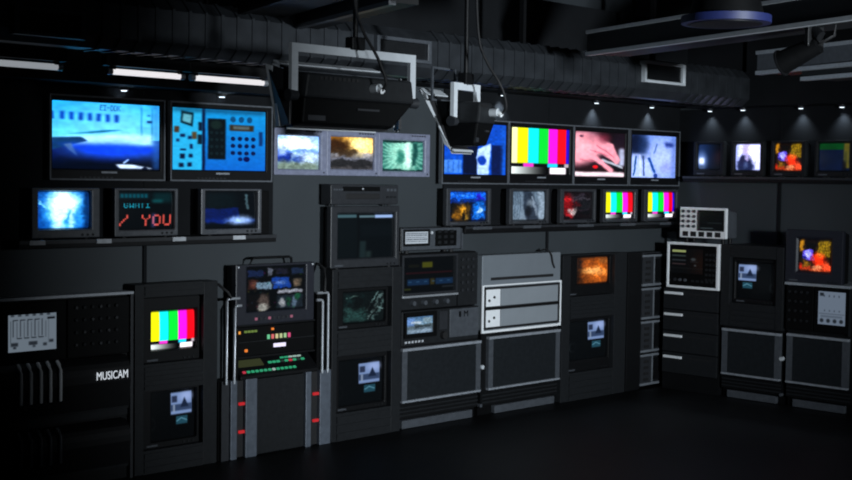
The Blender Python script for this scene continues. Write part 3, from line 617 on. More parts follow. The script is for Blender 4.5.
television((49, 93, 165, 182), (53, 100, 160, 170), d_jet, 1.25, 'television showing a blue and white jet fuselage with round-cornered windows', gl)
television((170, 100, 272, 182), (173.5, 107, 266, 171), d_panel, 1.0, 'television showing a bright blue instrument control panel', gl)
television((442, 117, 508, 183), (445.5, 122, 507, 175), d_blue, 1.0, 'television with a blue picture partly hidden by the small floodlight', gr)
television((509, 122, 573, 183), (513, 127, 569.5, 174.5), d_bars_wide, 1.1, 'large wall television showing wide colour bars', gr)
television((574, 126, 628, 183), (576.5, 131, 625, 177), d_hand, 1.05, 'television showing a pink hand typing', gr)
television((630, 129.6, 679, 183), (633, 134.5, 676, 178), d_paper, 1.0, 'television with a pale blue picture of papers, nearest the corner', gr)

# three grey monitors flush on the wall
def grey_monitor(out, scr, draw, gain, label):
    F = Front('M', 7.14, *out); F.z0 = 1.91; F.h = 2.235 - 1.91; F.org = (F.c, 7.14, F.z0)
    t = F.thing('monitor', label, 'monitor', 'grey monitors under the big floodlight')
    o = (F.x0 + .002, 0, F.x1 - .002, F.h); i = F.r(*scr)
    MB().frame(o, i, 0, .04, .012).build('bezel', lav, t, .005)
    screen(F, i, t, draw, gain, .018, .008)
    MB().box(o[0] + .01, o[2] - .01, .04, WALL_Y - 7.14, .01, F.h - .01).build('housing', dgrey, t)
    m = MB()
    for k in range(6): m.box(F.x1 - .2 + k * .026, F.x1 - .185 + k * .026, -.003, .002, F.h - .022, F.h - .012)
    m.build('button_row', char, t)
    MB().cyl((F.x1 - .03, -.002, .02), (F.x1 - .03, .002, .02), .006).build('power_button', char, t)
grey_monitor((274.5, 128, 327, 175.5), (279, 135, 320.5, 169.5), d_sky, 1.15, 'grey framed monitor with a white sky over grass, left of three')
grey_monitor((327, 130, 379, 176), (332, 136.5, 374.5, 169.5), d_sunset, 1.1, 'grey framed monitor showing an orange sunset')
grey_monitor((379, 131, 430, 176.5), (384, 140, 424.5, 171.5), d_burst, 1.0, 'grey framed monitor showing a green and white starburst')

# ================================================================== tube monitors
def tube_monitor(F, scr, draw, gain, label, group, depth=.125, bez=bezelg, body=black, knobs=True, name='tube_monitor', bulge=.012, rake=0., feet=True, px=None, inset=.014):
    t = F.thing(name, label, 'monitor', group)
    o = (F.x0, .008 if feet else 0, F.x1, F.h); i = F.r(*scr) if len(scr) == 4 else scr
    i = (max(i[0], o[0] + .02), max(i[1], .04), min(i[2], o[2] - .02), min(i[3], o[3] - .015))
    MB().frame(o, i, 0, .045, inset).build('bezel', bez, t, .006)
    screen(F, i, t, draw, gain, inset + .002, bulge, px=px)
    e = .05 * F.w
    MB().hexa([(o[0] + .006, .045, o[1] + .004), (o[2] - .006, .045, o[1] + .004), (o[2] - e, depth, o[1] + .004), (o[0] + e, depth, o[1] + .004),
               (o[0] + .006, .045, o[3] - .006), (o[2] - .006, .045, o[3] - .006), (o[2] - e, depth, o[3] - .03), (o[0] + e, depth, o[3] - .03)]).build('housing', body, t, .008)
    if knobs:
        for k in range(3): MB().cyl((F.x1 - .05 - k * .035, -.006, o[1] + .018), (F.x1 - .05 - k * .035, .01, o[1] + .018), .0075, n=10).build('knob', char, t)
        MB().box(F.x0 + .04, F.x0 + .12, -.002, .01, o[1] + .012, o[1] + .024).build('logo_plate', mgrey, t)
    if feet:
        for sx in (-1, 1):
            for y in (.03, depth - .03): MB().cyl((sx * (F.w / 2 - .08), y, 0), (sx * (F.w / 2 - .08), y, .012), .015, n=10).build('foot', rubber, t)
    return t
def shelf(x0, x1, y0, y1, z0, z1, label, lips, rotz=0.):
    t = thing('wall_shelf', label, 'shelf', (0, 0, 0))
    MB().box(x0, x1, y0, y1, z0, z1).build('board', black, t, .004)
    return t
ZL = 1.505
t = shelf(3.64, 5.52, 7.02, WALL_Y, ZL - .05, ZL, 'long black wall shelf under the two left televisions', [])
MB().box(3.64, 5.52, 7.012, 7.02, ZL - .022, ZL).build('front_edge', dgrey, t)
for x in (3.70, 4.14, 4.68, 5.15): MB().box(x, x + .10, 7.004, 7.014, ZL - .026, ZL + .0).build('shelf_strip', paper, t)  # short off-white strips along the shelf edge
gs = 'tube monitors on the left shelf'
def FZ(side, plane, out, z0, z1):
    return Front(side, plane, *out, z0=z0, z1=z1)
tube_monitor(FZ('M', FM, (32, 188, 100, 238), ZL, 1.812), (39, 191, 91.5, 228.5), d_figure, 1.25, 'small tube monitor glowing cyan and white at the left end of the left shelf', gs, bez=bezell)
tube_monitor(FZ('M', FM, (115, 188, 178, 237), ZL, 1.812), (120, 191, 175, 229), d_text, 1.0, 'small tube monitor with red and teal lettering reading YOU', gs, bez=bezell)
tube_monitor(FZ('M', FM, (201.5, 188, 261.5, 236), ZL, 1.812), (206, 191, 258, 228), d_night, 1.0, 'small dark tube monitor showing a blue panel and a white glare on the left shelf', gs, bez=bezell)
ob = MB().box(5.43, 5.50, 7.075, 7.18, ZL, 1.80).build('shelf_end_box', black2, None, .004); ob['label'] = 'narrow black box at the right end of the left shelf'; ob['category'] = 'box'  # plain dark box closing the end of the shelf

ZR = 1.528
t = shelf(7.375, 10.36, 7.02, WALL_Y, ZR - .05, ZR, 'long black wall shelf carrying five tube monitors under the right televisions', [])
MB().box(7.375, 10.36, 7.012, 7.02, ZR - .018, ZR).build('front_edge', dgrey, t)
for x in (7.45, 8.05, 8.75, 9.35, 9.95): MB().box(x, x + .22, 7.004, 7.014, ZR - .024, ZR - .002).build('shelf_strip', mgrey, t)
gs = 'tube monitors on the right shelf'
for out, scr, dr, g, lab in [((447, 189, 491, 225), (451.5, 191.5, 488, 221), d_cafe, 1., 'small tube monitor with a blue picture and yellow figure on the shelf'),
                             ((510, 189, 549, 225), (514, 191, 546.5, 221), d_curtain, 1., 'small tube monitor with a pale grey curtain picture'),
                             ((561, 189, 596, 225), (565, 192, 594, 221), d_red, .9, 'small tube monitor with a dark red picture'),
                             ((604, 189, 637.5, 225), (607, 192, 634.5, 220), d_bars, 1.15, 'small shelf monitor with colour bars, below the hand television'),
                             ((645, 189, 678, 224), (649, 192, 676, 220), d_bars_b, 1.15, 'small shelf monitor with colour bars, nearest the corner')]:
    tube_monitor(FZ('M', FM, out, ZR, 1.826), scr, dr, g, lab, gs)

# right wall shelf
ZQ = 1.953
t = shelf(10.26, WALL_X, 5.0, 6.98, ZQ - .05, ZQ, 'long black shelf on the right wall carrying four tube monitors', [])
MB().box(10.252, 10.26, 5.0, 6.98, ZQ - .02, ZQ).build('front_edge', dgrey, t)
gs = 'tube monitors on the right wall shelf'
for out, scr, dr, g, lab in [((694, 141, 723.4, 176), (697, 144, 719.5, 169.5), d_spot, 1., 'tube monitor on the right wall shelf, dark with one white spot'),
                             ((731.5, 141, 763, 177), (734.5, 144, 759, 170.5), d_white, 1.15, 'tube monitor on the right wall shelf, white picture with a dark silhouette'),
                             ((771, 141, 805, 178), (774, 143, 800.5, 171), d_studio, 1.05, 'tube monitor on the right wall shelf, orange and violet studio scene'),
                             ((815, 140, 854, 179), (818, 143, 848.6, 171), d_field, 1., 'tube monitor at the right end of the wall shelf, dark navy picture with green top')]:
    tube_monitor(FZ('R', 10.30, out, ZQ, 2.272), scr, dr, g, lab, gs, bez=char)

# ================================================================== the bank of cabinets
KG = 'monitor racks standing in the bank'
def rib_panel(mb, x0, x1, z0, z1, y, n, d=.008):
    for k in range(n):
        a = z0 + (z1 - z0) * k / n; b = z0 + (z1 - z0) * (k + .8) / n; mb.box(x0, x1, y - d, y, a, b)
def monitor_rack(F, depth, recs, panels, label, name='monitor_rack'):
    """open cabinet: side panels, back, and solid fillers between the recesses; recs = list of (x0,z0,x1,z1)"""
    t = F.thing(name, label, 'cabinet', KG)
    x0, x1, h = F.x0 + .002, F.x1 - .002, F.h
    lo = min(r[0] for r in recs); hi = max(r[2] for r in recs)
    MB().box(x0, lo, 0, depth, 0, h).build('side_panel', char, t, .004)
    MB().box(hi, x1, 0, depth, 0, h).build('side_panel', char, t, .004)
    MB().box(lo, hi, depth - .02, depth, 0, h).build('back_panel', black2, t)
    edges = [0.] + [v for r in sorted(recs, key=lambda r: r[1]) for v in (r[1], r[3])] + [h]
    for k in range(0, len(edges), 2):
        a, b = edges[k], edges[k + 1]
        if b - a > .004:
            f = MB().box(lo, hi, .004, depth - .02, a, b).build('cross_panel', char, t)
            if (k, ) and panels.get(k // 2):
                m = MB(); rib_panel(m, lo + .004, hi - .004, a + .01, b - .01, .004, panels[k // 2]); m.build('ribbed_front', char, f)
    return t
def recessed(F, rec, scr, draw, gain, label, depth=.072, set_back=.04, bez=black, px=None):
    """a tube monitor standing in a recess of the rack that F describes"""
    G = Front.__new__(Front); G.side = F.side; G.plane = F.plane + set_back; G.rotz = F.rotz
    g = .006; G.c = F.c + (rec[0] + rec[2]) / 2; G.z0 = F.z0 + rec[1]; G.w = rec[2] - rec[0] - 2 * g; G.h = rec[3] - rec[1] - g
    G.x0, G.x1 = -G.w / 2, G.w / 2; G.org = (G.c, G.plane, G.z0) if G.side == 'M' else (G.plane, -G.c, G.z0)
    return tube_monitor(G, scr, draw, gain, label, 'tube monitors sunk into the racks', depth=depth, bez=bez, feet=False, px=px)

# ---- column at the far left: console with level meter and two rounded drive units
F = Front('M', FM, -60, 300, 133, 357, z0=0, z1=1.172)
t = F.thing('audio_console', 'tall black audio console with a grey level display at the left edge', 'console')
xr = F.x1 - .003; xl = F.x0
MB().box(xl, xr, .03, .13, 0, F.h - .012).build('carcass', black, t)
MB().box(xl, xr, -.012, .13, F.h - .016, F.h).build('top_trim', silver, t)
MB().box(xr - .02, xr, -.008, .03, 0, F.h - .016).build('side_trim', dgrey, t)
xm = F.x(68); 
MB().box(F.x(2), xm - .01, .0, .03, .79, F.h - .03).build('meter_panel', black2, t, .004)
r = F.r(8, 309, 56, 344); screen(F, (r[0], .855, r[2], 1.072), t, d_levels, .42, -.003, name='level_display')
mp = MB().box(xm, xr - .024, .0, .03, .79, F.h - .03).build('knob_panel', black2, t, .004)
for j in range(4):
    for i in range(6):
        X = xm + .05 + i * .055; Z = F.h - .08 - j * .075
        MB().cyl((X, 0, Z), (X, -.018, Z), .012, .009, 10).build('knob', char if (i + j) % 3 else dgrey, mp)
MB().box(xl, xr - .024, .02, .04, .40, .44).build('divider', char, t)
def drive_unit(z0, z1, fz, finm, label, logo):
    G = Front('M', FM - .09, -60, 300, 131, 357, z0=z0, z1=z1)
    # unit stands on the console's front rail and bulges forward
    d = thing('drive_unit', label, 'rack unit', (G.c, FM - .09, z0))
    h = z1 - z0; pr = [(.10, 0), (.02, .0)] + [(.0 + .04 * (1 - math.cos(a)), h * .55 + (h * .45 - .02) * math.sin(a) / 1.0) for a in [0, .35, .7, 1.05, 1.4]] + [(.06, h), (.115, h)]
    MB().prism(pr, G.x0, G.x1).build('shell', black, d)
    for u in (20, 30, 40, 49.5, 59.5):
        X = G.x(u, 375); path = [(X, -.012, h * .30), (X, -.014, h * .55), (X, -.012, h * .86), (X, .004, h * .95), (X, .03, h + .003)]
        MB().tube(path, .0105, 8).build('fin', finm, d)
    MB().box(G.x0, G.x1 - .012, .01, .02, -.0, .016).build('base_rail', char, d)
    if logo:
        text('logo', 'MUSICAM', .07, emit('glowing_logo', (.85, .92, 1.0), .75), d, (G.x(112, 375), -.006, h * .66), (PI / 2, 0, 0), .215)  # the lettering itself emits a pale colour
    return d
drive_unit(.46, .785, 0, white, 'rounded black drive unit with five bright fins and white lettering reading MUSICAM', True)
drive_unit(.10, .385, 0, mgrey, 'lower rounded black drive unit with five dim fins near the floor', False)

# ---- colour bar rack (second column)
F = Front('M', FM, 135, 285, 217, 450, z0=0, z1=1.209)
ra = F.r(143, 297, 201, 358); ra = (ra[0], .70, ra[2], 1.125); rb = F.r(148, 390, 205, 450); rb = (ra[0] + .01, .15, ra[2] + .02, .53)
ra = (rb[0], ra[1], rb[2], ra[3])
monitor_rack(F, .138, [ra, rb], {1: 5, 0: 3, 2: 2}, 'black rack with a colour bar monitor, beside the MUSICAM console')
recessed(F, ra, (152, 312, 197, 347), d_bars, 1.2, 'tube monitor with colour bars sunk into a rack on the left')
recessed(F, rb, (152, 393, 197, 440), d_small(.45, .06, .93, .50), .55, 'dark tube monitor with a tiny blue patch below the colour bar rack monitor')

# ---- silver tube rack (third column)
F = Front('M', FM, 221, 382, 330, 442, z0=0, z1=.535)
t = F.thing('equipment_rack', 'black equipment rack with silver columns and bent silver rails, red lamps at its sides', 'rack')
MB().box(F.x0, F.x1, .03, .135, 0, F.h).build('base', black2, t)
X = lambda u: F.x(u, 410)
MB().box(X(256.5), X(304), .0, .03, .01, F.h - .01).build('front_panel', char, t, .004)
for a, b in ((229.5, 236), (244.5, 256), (304.5, 310), (318.5, 329.5)): MB().box(X(a), X(b), -.015, .03, .0, F.h).build('silver_column', mat('satin_column', (.105, .122, .15), .4, .2), t, .006)
MB().box(X(221.5), X(229), .0, .03, .0, F.h).build('side_strip', dgrey, t)
red = emit('red_lamp', (1, .02, .03), .5)
for u0, u1 in ((237, 244), (311, 318)):
    sl = MB().box(X(u0), X(u1), .012, .03, .01, F.h - .01).build('slot', rubber, t)
    for z in (.17, .36): MB().box(X(u0 + 2.5), X(u1 + .5), -.004, .014, z, z + .018).build('red_lamp', red, sl)
for s, us in ((1, (220.5, 228.5)), (-1, (329, 323.5))):      # bent rails
    for k, u in enumerate(us):
        x = X(u) + (.03 if s > 0 else -.035); zt = 1.085 - k * .05; xi = x + s * (.105 - k * .05)
        MB().tube([(x, -.02, F.h - .02), (x, -.02, zt - .015), (x + s * .006, -.02, zt - .004), (x + s * .02, -.02, zt), (xi, -.02, zt)], .010, 10).build('bent_rail', silver, t)
        MB().box(min(x - .012, xi), max(x + .012, xi), .0, .40, .03, .10) if False else None
for a, b in ((235, 238), (316, 319)): MB().box(X(a), X(b), .0, .13, F.h, 1.08).build('upright', black2, t)
MB().box(X(236), X(318), .115, .13, F.h, 1.08).build('back_panel', black2, t)
MB().box(X(236), X(318), .02, .115, .885, .897).build('tray', black, t)
MB().box(X(236), X(318), .02, .115, .67, .682).build('tray', black, t)
# sloping key panel
G = Front('M', FM, 237, 352, 317, 378, z0=.537, z1=.665)
c = G.thing('control_panel', 'sloping black control panel with rows of green lit keys', 'control panel')
MB().prism([(-.03, 0), (-.03, .02), (.10, .125), (.112, .125), (.112, 0)], G.x0 + .01, G.x1 - .01).build('case', black, c, .003)
grn = emit('green_key', (.05, .75, .35), .42); rk = emit('red_key', (1, .06, .12), .5); wk = emit('white_key', (.6, .85, .75), .5); dimk = emit('dim_key', (.05, .12, .09), .2)  # the dimmest keys are given a faint glow too
def on_slope(s): return (-.03 + .13 * s - .006, .02 + .105 * s + .005)
def key(x, s, w, m, h=.013):
    y, z = on_slope(s); y2, z2 = on_slope(s + h / .167)
    MB().hexa([(x, y, z), (x + w, y, z), (x + w, y + .01, z - .012), (x, y + .01, z - .012), (x, y2, z2), (x + w, y2, z2), (x + w, y2 + .01, z2 - .012), (x, y2 + .01, z2 - .012)]).build('key', m, c)
for k in range(13): key(G.x0 + .045 + k * .036, .16, .022, rk if k == 0 else (wk if k == 7 else grn), .016)
for k in range(9): key(G.x0 + .30 + k * .036, .56, .026, (grn, grn, grn, dimk, grn, rk, grn, dimk, grn)[k], .015)
for k in range(5): key(G.x0 + .42 + k * .038, .76, .030, wk if k > 1 else grn, .01)
y, z = on_slope(.5); y2, z2 = on_slope(.85)
MB().hexa([(G.x0 + .04, y, z), (G.x0 + .25, y, z), (G.x0 + .25, y + .01, z - .012), (G.x0 + .04, y + .01, z - .012), (G.x0 + .04, y2, z2), (G.x0 + .25, y2, z2), (G.x0 + .25, y2 + .01, z2 - .012), (G.x0 + .04, y2 + .01, z2 - .012)]).build('display', emit('dim_display', (.10, .12, .03), .25), c)
# patch unit above
G = Front('M', FM, 238.5, 322, 316.5, 350, z0=.682, z1=.883)
c = G.thing('rack_unit', 'black rack unit with small amber, green and red lamps under the multiview monitor', 'rack unit')
MB().box(G.x0, G.x1, .03, .112, 0, G.h - .004).build('case', black2, c, .004)
MB().box(G.x0 + .005, G.x1 - .005, .018, .03, .095, .10).build('seam', char, c)
def led(x, z, w, h, col, nm, st=.9): MB().box(x, x + w, .02, .032, z, z + h).build('lamp', emit(nm, col, st), c)
am, gy = (1, .4, .05), (.35, .55, .1)
led(G.x0 + .015, .155, .018, .018, am, 'amber_lamp'); led(G.x0 + .075, .03, .018, .018, (1, .25, .03), 'orange_lamp')
for k in range(4): led(G.x0 + .07 + k * .028, .16, .018, .014, gy, 'olive_lamp', .35)
led(G.x0 + .30, .165, .016, .014, (1, .3, .1), 'orange_lamp')
for k in range(6): led(G.x0 + .265 + k * .036, .105, .016, .03, [(.2, .8, .4), (1, .2, .2), (.9, .8, .4), (.7, .8, .4), (.5, .8, .4), (1, .1, .3)][k], 'mixed_lamp_%d' % k, .7)
led(G.x0 + .32, .045, .10, .025, (.8, .75, 1.0), 'white_strip', 1.2)
# multiview monitor
G = Front('M', FM - .01, 236, 264, 314, 318, z0=.897, z1=1.305)
c = G.thing('multiview_monitor', 'dark monitor split into many small pictures with a carrying handle, on the silver rack', 'monitor')
i = G.r(247.5, 267.5, 305.5, 308); bm_ = mat('ink_blue_plastic', (.012, .0135, .021), .45)
MB().frame((G.x0, 0, G.x1, G.h), i, 0, .05, .01).build('bezel', bm_, c, .008)
MB().box(G.x0 + .01, G.x1 - .01, .05, .12, .0, G.h - .01).build('housing', black, c, .01)
screen(G, i, c, d_multi, .6, .012, px=100)
MB().tube([(-.18, .06, G.h - .01), (-.17, .05, G.h + .03), (-.15, .05, G.h + .04), (.15, .05, G.h + .04), (.17, .05, G.h + .03), (.18, .06, G.h - .01)], .009).build('handle', black, c)
for k in range(9): MB().box(G.x0 + .16 + k * .038, G.x0 + .178 + k * .038, -.006, .004, .03, .048).build('button', emit('pink_button', (.8, .25, .4), .35) if k in (0, 3, 8) else dgrey, c)
for sx in (-1, 1): MB().cyl((sx * (G.w / 2 - .02), -.004, G.h - .015), (sx * (G.w / 2 - .02), .004, G.h - .015), .007, n=8).build('screw', pale, c)
text('logo', 'MULTI', .014, mgrey, c, (.02, -.002, G.h - .012)) if False else None
# loose cables
for nm, P, lab in (('cable', [(5.07, 7.18, 1.19), (5.09, 7.08, 1.18), (5.13, 7.03, 1.13), (5.15, 7.02, 1.09)], 'thin black cable looping down to the left bent rail'),
                   ('cable', [(6.02, 7.18, 1.28), (5.99, 7.06, 1.25), (5.955, 7.02, 1.18), (5.955, 7.02, 1.09)], 'thin black cable looping down to the right bent rail')):
    o = MB().tube(P, .010).build(nm, rubber); o['label'] = lab; o['category'] = 'cable'; o['group'] = 'cables by the silver rack'

# ---- fourth column: rack, big tube monitor and recorder stacked
F = Front('M', FM, 332.5, 270, 400, 431, z0=0, z1=1.241)
x0, x1 = F.x(337.5, 320), F.x(392, 320)
ra = (x0, .80, x1, 1.10); rb = (x0, .20, x1, .615)
monitor_rack(F, .138, [ra, rb], {1: 4, 0: 3, 2: 3}, 'black rack with a dim green picture, under the big tube monitor')
recessed(F, ra, (344, 293, 389, 321), d_collage, .9, 'tube monitor with a dim green grey picture sunk into the rack under the big monitor')
recessed(F, rb, (340, 362, 384, 404), d_small(.45, .10, .93, .55), .55, 'dark tube monitor with a tiny blue patch beside the silver rack')
G = Front('M', FM, 331, 206, 399, 262, z0=1.241, z1=1.692)
tube_monitor(G, (339, 214, 395, 256.5), d_reflection, .9, 'big dark tube monitor with painted reflections of strip lights, under the tape recorder', None, depth=.11, bez=dgrey, feet=True)
G = Front('M', FM, 331, 184, 398, 206, z0=1.695, z1=1.850)
t = G.thing('tape_recorder', 'dark grey tape recorder with a cassette slot on top of the big tube monitor', 'recorder')
MB().box(G.x0, G.x1, .012, .11, .008, G.h).build('case', dgrey, t, .005)
MB().box(G.x0, G.x1, .0, .012, .012, G.h - .004).build('front_panel', dgrey, t, .003)
MB().box(G.x0 + .14, G.x0 + .47, -.004, .006, .048, .088).build('cassette_slot', rubber, t, .003)
MB().box(G.x0 + .11, G.x0 + .47, -.003, .006, .105, .138).build('display', black2, t)
for k in range(4): MB().box(G.x0 + .02 + k * .024, G.x0 + .038 + k * .024, -.005, .004, .110, .122).build('button', mgrey, t)
for k in range(3): MB().box(G.x1 - .12 + k * .036, G.x1 - .095 + k * .036, -.005, .004, .105, .125).build('button', mgrey, t)
for k in range(3): MB().box(G.x1 - .12 + k * .036, G.x1 - .095 + k * .036, -.005, .004, .055, .07).build('button', char, t)
MB().cyl((G.x0 + .30, -.006, .122), (G.x0 + .30, .0, .122), .007, n=8).build('lamp', paper, t)
for sx in (-1, 1):
    for y in (.03, .09): MB().cyl((sx * .26, y, 0), (sx * .26, y, .012), .015, n=10).build('foot', rubber, t)

# ---- low cabinets with slate doors
CG = 'low cabinets with slate doors'
def low_cabinet(F, depth, top, door, kick, label, latch=0):
    t = F.thing('low_cabinet', label, 'cabinet', CG)
    MB().box(F.x0 + .004, F.x1 - .004, .03, depth, .08, top).build('carcass', black, t)
    MB().box(F.x0 + .004, F.x1 - .004, .06, depth, 0, .08).build('plinth', black2, t)
    d = MB().box(door[0] + .05, door[1] - .05, .004, .03, .225, top - .045).build('door', panelg, t, .003)
    MB().box(door[0], door[1], -.008, .03, top - .04, top - .018).build('top_rail', rail, d, .003)
    MB().box(door[0], door[1], -.008, .03, .205, .222).build('bottom_rail', rail, d, .003)
    MB().box(door[0], door[0] + .055, .0, .03, .222, top - .04).build('stile', mgrey, d)
    MB().box(door[1] - .055, door[1], .0, .03, .222, top - .04).build('stile', mgrey, d)
    MB().box(kick[0], kick[1], .02, .06, .004, .066).build('kick_plate', mgrey, t, .003)
    m = MB()
    for z in (.10, .13, .16): m.box(F.x0 + .01, F.x1 - .01, .018, .03, z, z + .012)
    m.build('vent_slats', char, t)
    if latch:
        x = door[1] + .014
        MB().cyl((x, -.012, .40), (x, .03, .40), .017, .019, 14).build('latch', pale, t)
        MB().cyl((x, .0, .09), (x, .03, .09), .014, n=10).build('floor_latch', mgrey, t)
    return t
F = Front('M', FM, 401.2, 349, 480, 405, z0=0, z1=.66)
low_cabinet(F, .138, .635, (F.x(402, 375), F.x(480.5, 375)), (F.x(404, 420), F.x(474, 420)), 'low cabinet with slate door under the black waveform analyser', 1)
G = Front('M', FM, 402, 312, 478, 344, z0=.637, z1=.90)
t = G.thing('video_unit', 'grey video unit with small lit screen and round dial, under the waveform analyser', 'rack unit')
MB().box(G.x0, G.x1, .0, .13, 0, G.h - .004).build('case', char, t, .005)
sp = G.x(432); r = (G.x(407.5), .09, G.x(433), .215)
MB().frame((G.x(404.5), .055, G.x(437), .25), r, -.012, .0, .004).build('display_bezel', black2, t)
screen(G, r, t, d_smallmon, .75, -.006, name='display')
MB().box(G.x(450), G.x1 - .01, -.010, .0, .03, .25).build('grey_panel', mgrey, t, .004)
MB().box(G.x(440), G.x(448), -.006, .0, .10, .24).build('button_plate', dgrey, t)
MB().cyl((G.x(444), 0, .055), (G.x(444), -.03, .055), .032, .028, 18).build('dial', rubber, t)
text('logo', 'M', .07, black2, t, (G.x(466), -.0115, .205)); MB().box(G.x(459), G.x(461), -.0125, -.009, .185, .23).build('logo_mark', black2, t)
for k in range(6): MB().box(G.x0 + .03 + k * .035, G.x0 + .05 + k * .035, -.006, .0, .018, .034).build('button', paper, t)
G = Front('M', FM, 402, 255, 478, 309, z0=.90, z1=1.33)
t = G.thing('waveform_analyser', 'large black waveform analyser with dim coloured readout rows and four knobs', 'analyser')
xs = G.x(456, 280)
r = (G.x(404.5, 280), .135, xs, .40)
MB().box(G.x0, G.x1, .03, .13, 0, G.h).build('case', black, t, .005)
MB().frame((G.x0 + .004, .12, xs + .02, G.h - .01), r, .0, .03, .012).build('bezel', dgrey, t)
screen(G, r, t, d_analyzer, .8, .016, px=80)
MB().box(G.x0 + .004, xs + .02, -.01, .03, .098, .114).build('chrome_strip', silver, t, .003)
kp = MB().box(G.x0 + .004, xs + .02, .01, .03, .01, .098).build('knob_panel', char, t)
for k in range(4): MB().cyl((G.x0 + .12 + k * .12, .01, .055), (G.x0 + .12 + k * .12, -.02, .055), .022, .018, 14).build('knob', mgrey, kp)
sp = MB().box(xs + .03, G.x1 - .004, .008, .03, .01, G.h - .01).build('side_panel', char, t)
for j in range(5):
    for i in range(3): MB().cyl((xs + .07 + i * .06, .008, G.h - .06 - j * .06), (xs + .07 + i * .06, -.006, G.h - .06 - j * .06), .013, n=10).build('knob', dgrey, sp)
G = Front('M', FM, 402, 224.6, 461, 248, z0=1.332, z1=1.526)
t = G.thing('meter', 'small grey meter with a white text display on top of the analyser', 'meter')
MB().box(G.x0, G.x1, .01, .13, .02, G.h).build('case', dgrey, t, .005)
MB().box(G.x0 + .005, G.x1 - .005, .0, .012, .026, G.h - .006).build('face', mgrey, t, .003)
r = (G.x(405), .075, G.x(427.5), G.h - .03)
MB().frame((r[0] - .02, r[1] - .02, r[2] + .02, r[3] + .018), r, -.006, .002, .003).build('display_bezel', black, t)
screen(G, r, t, d_lcdtext, .85, -.002, name='display')
kb = MB().box(G.x(435), G.x(456), -.004, .002, .05, G.h - .025).build('keypad', black2, t)
for j in range(3):
    for i in range(3): MB().box(G.x(435) + .02 + i * .068, G.x(435) + .055 + i * .068, -.012, -.004, .068 + j * .042, .09 + j * .042).build('key', char, kb)
MB().cyl((G.x(431), -.01, G.h - .04), (G.x(431), .0, G.h - .04), .012, n=12).build('button', pale, t)
for sx in (-1, 1):
    for y in (.035, .105): MB().cyl((sx * .24, y, 0), (sx * .24, y, .022), .018, n=10).build('foot', rubber, t)
MB().box(G.x1 - .006, G.x1 + .012, -.01, .05, .02, G.h - .01).build('end_handle', mgrey, t)

F = Front('M', FM, 483.5, 340, 559.5, 390, z0=0, z1=.66)
low_cabinet(F, .138, .655, (F.x(488.6, 360), F.x(559.7, 360)), (F.x(496.6, 405), F.x(556, 405)), 'low cabinet with slate door under the bright silver drive tower', 0)
G = Front('M', FM - .02, 482.5, 255.6, 559.6, 322, z0=.657, z1=1.295)
t = G.thing('drive_tower', 'bright silver drive tower with two black framed drive bays, the palest box in the bank', 'drive tower')
al = mat('bright_brushed_aluminium', (.20, .225, .25), .45, .2, .03, 8); al2 = mat('drive_face_aluminium', (.30, .33, .36), .42, .2, .03, 8)
m = MB(); rr = .035; prof2 = []
for cx, cz, a0 in ((G.x1 - rr, rr + .02, -PI / 2), (G.x1 - .012, G.h - .012, 0), (G.x0 + .012, G.h - .012, PI / 2), (G.x0 + rr, rr + .02, PI)):
    q = rr if cz < .1 else .012
    for k in range(6): a = a0 + k * PI / 10; prof2.append((cx + q * math.cos(a), cz + q * math.sin(a)))
n = len(prof2)
m.add([(x, 0, z) for x, z in prof2] + [(x, .15, z) for x, z in prof2], [tuple(range(n)), tuple(range(2 * n - 1, n - 1, -1))] + [(k, n + k, n + (k + 1) % n, (k + 1) % n) for k in range(n)])
m.build('case', al, t, .006)
MB().box(G.x0 + .06, G.x1 - .06, .03, .14, 0, .025).build('foot_rail', rubber, t)
MB().box(G.x(490.8, 277), G.x(553, 277), -.004, .01, .435, .458).build('vent_slot', rubber, t)
MB().frame((G.x0 - .004, .016, G.x1 + .004, .40), (G.x0 + .016, .036, G.x1 - .016, .388), -.012, .004).build('front_lip', white, t, .004)
bx0, bx1 = G.x0 + .02, G.x1 - .02
for z0, z1 in ((.225, .365), (.06, .20)):
    b = MB().frame((bx0, z0 - .016, bx1, z1 + .016), (bx0 + .018, z0, bx1 - .018, z1), -.014, .004, .002).build('drive_bay', rubber, t)
    xd = G.x(500, 300)
    MB().box(bx0 + .02, xd - .006, -.010, .004, z0 + .002, z1 - .002).build('latch_plate', white, b, .002)
    MB().box(xd + .004, bx1 - .02, -.010, .004, z0 + .002, z1 - .002).build('drive_face', al2, b, .002)
    for dx, dz in ((.055, .05), (.115, .075)): MB().cyl((bx0 + dx, -.016, z0 + dz), (bx0 + dx, -.008, z0 + dz), .011, n=10).build('keyhole', rubber, b)
MB().tube([(G.x(549), .12, G.h + .005), (G.x(549), .02, G.h + .03), (G.x(550), -.02, G.h - .02), (G.x(552), -.012, G.h - .09), (G.x(554), -.010, G.h - .13)], .007).build('cord', rubber, t)

# ---- sixth column: orange monitor rack
F = Front('M', FM, 563, 255, 624.5, 393, z0=0, z1=1.262)
x0, x1 = F.x(570, 320), F.x(614, 320)
ra = (x0, .90, x1, 1.252); rb = (x0, .24, x1, .71)
monitor_rack(F, .138, [ra, rb], {1: 5, 0: 4}, 'black rack with an orange picture, between the silver drive tower and the corner')
recessed(F, ra, (578, 257.5, 612, 282), d_orange, .95, 'tube monitor with a glowing orange picture in a rack')
recessed(F, rb, (570, 323, 609.5, 356), d_small(.50, .04, .93, .50), .55, 'dark tube monitor with a tiny blue patch below the orange monitor')

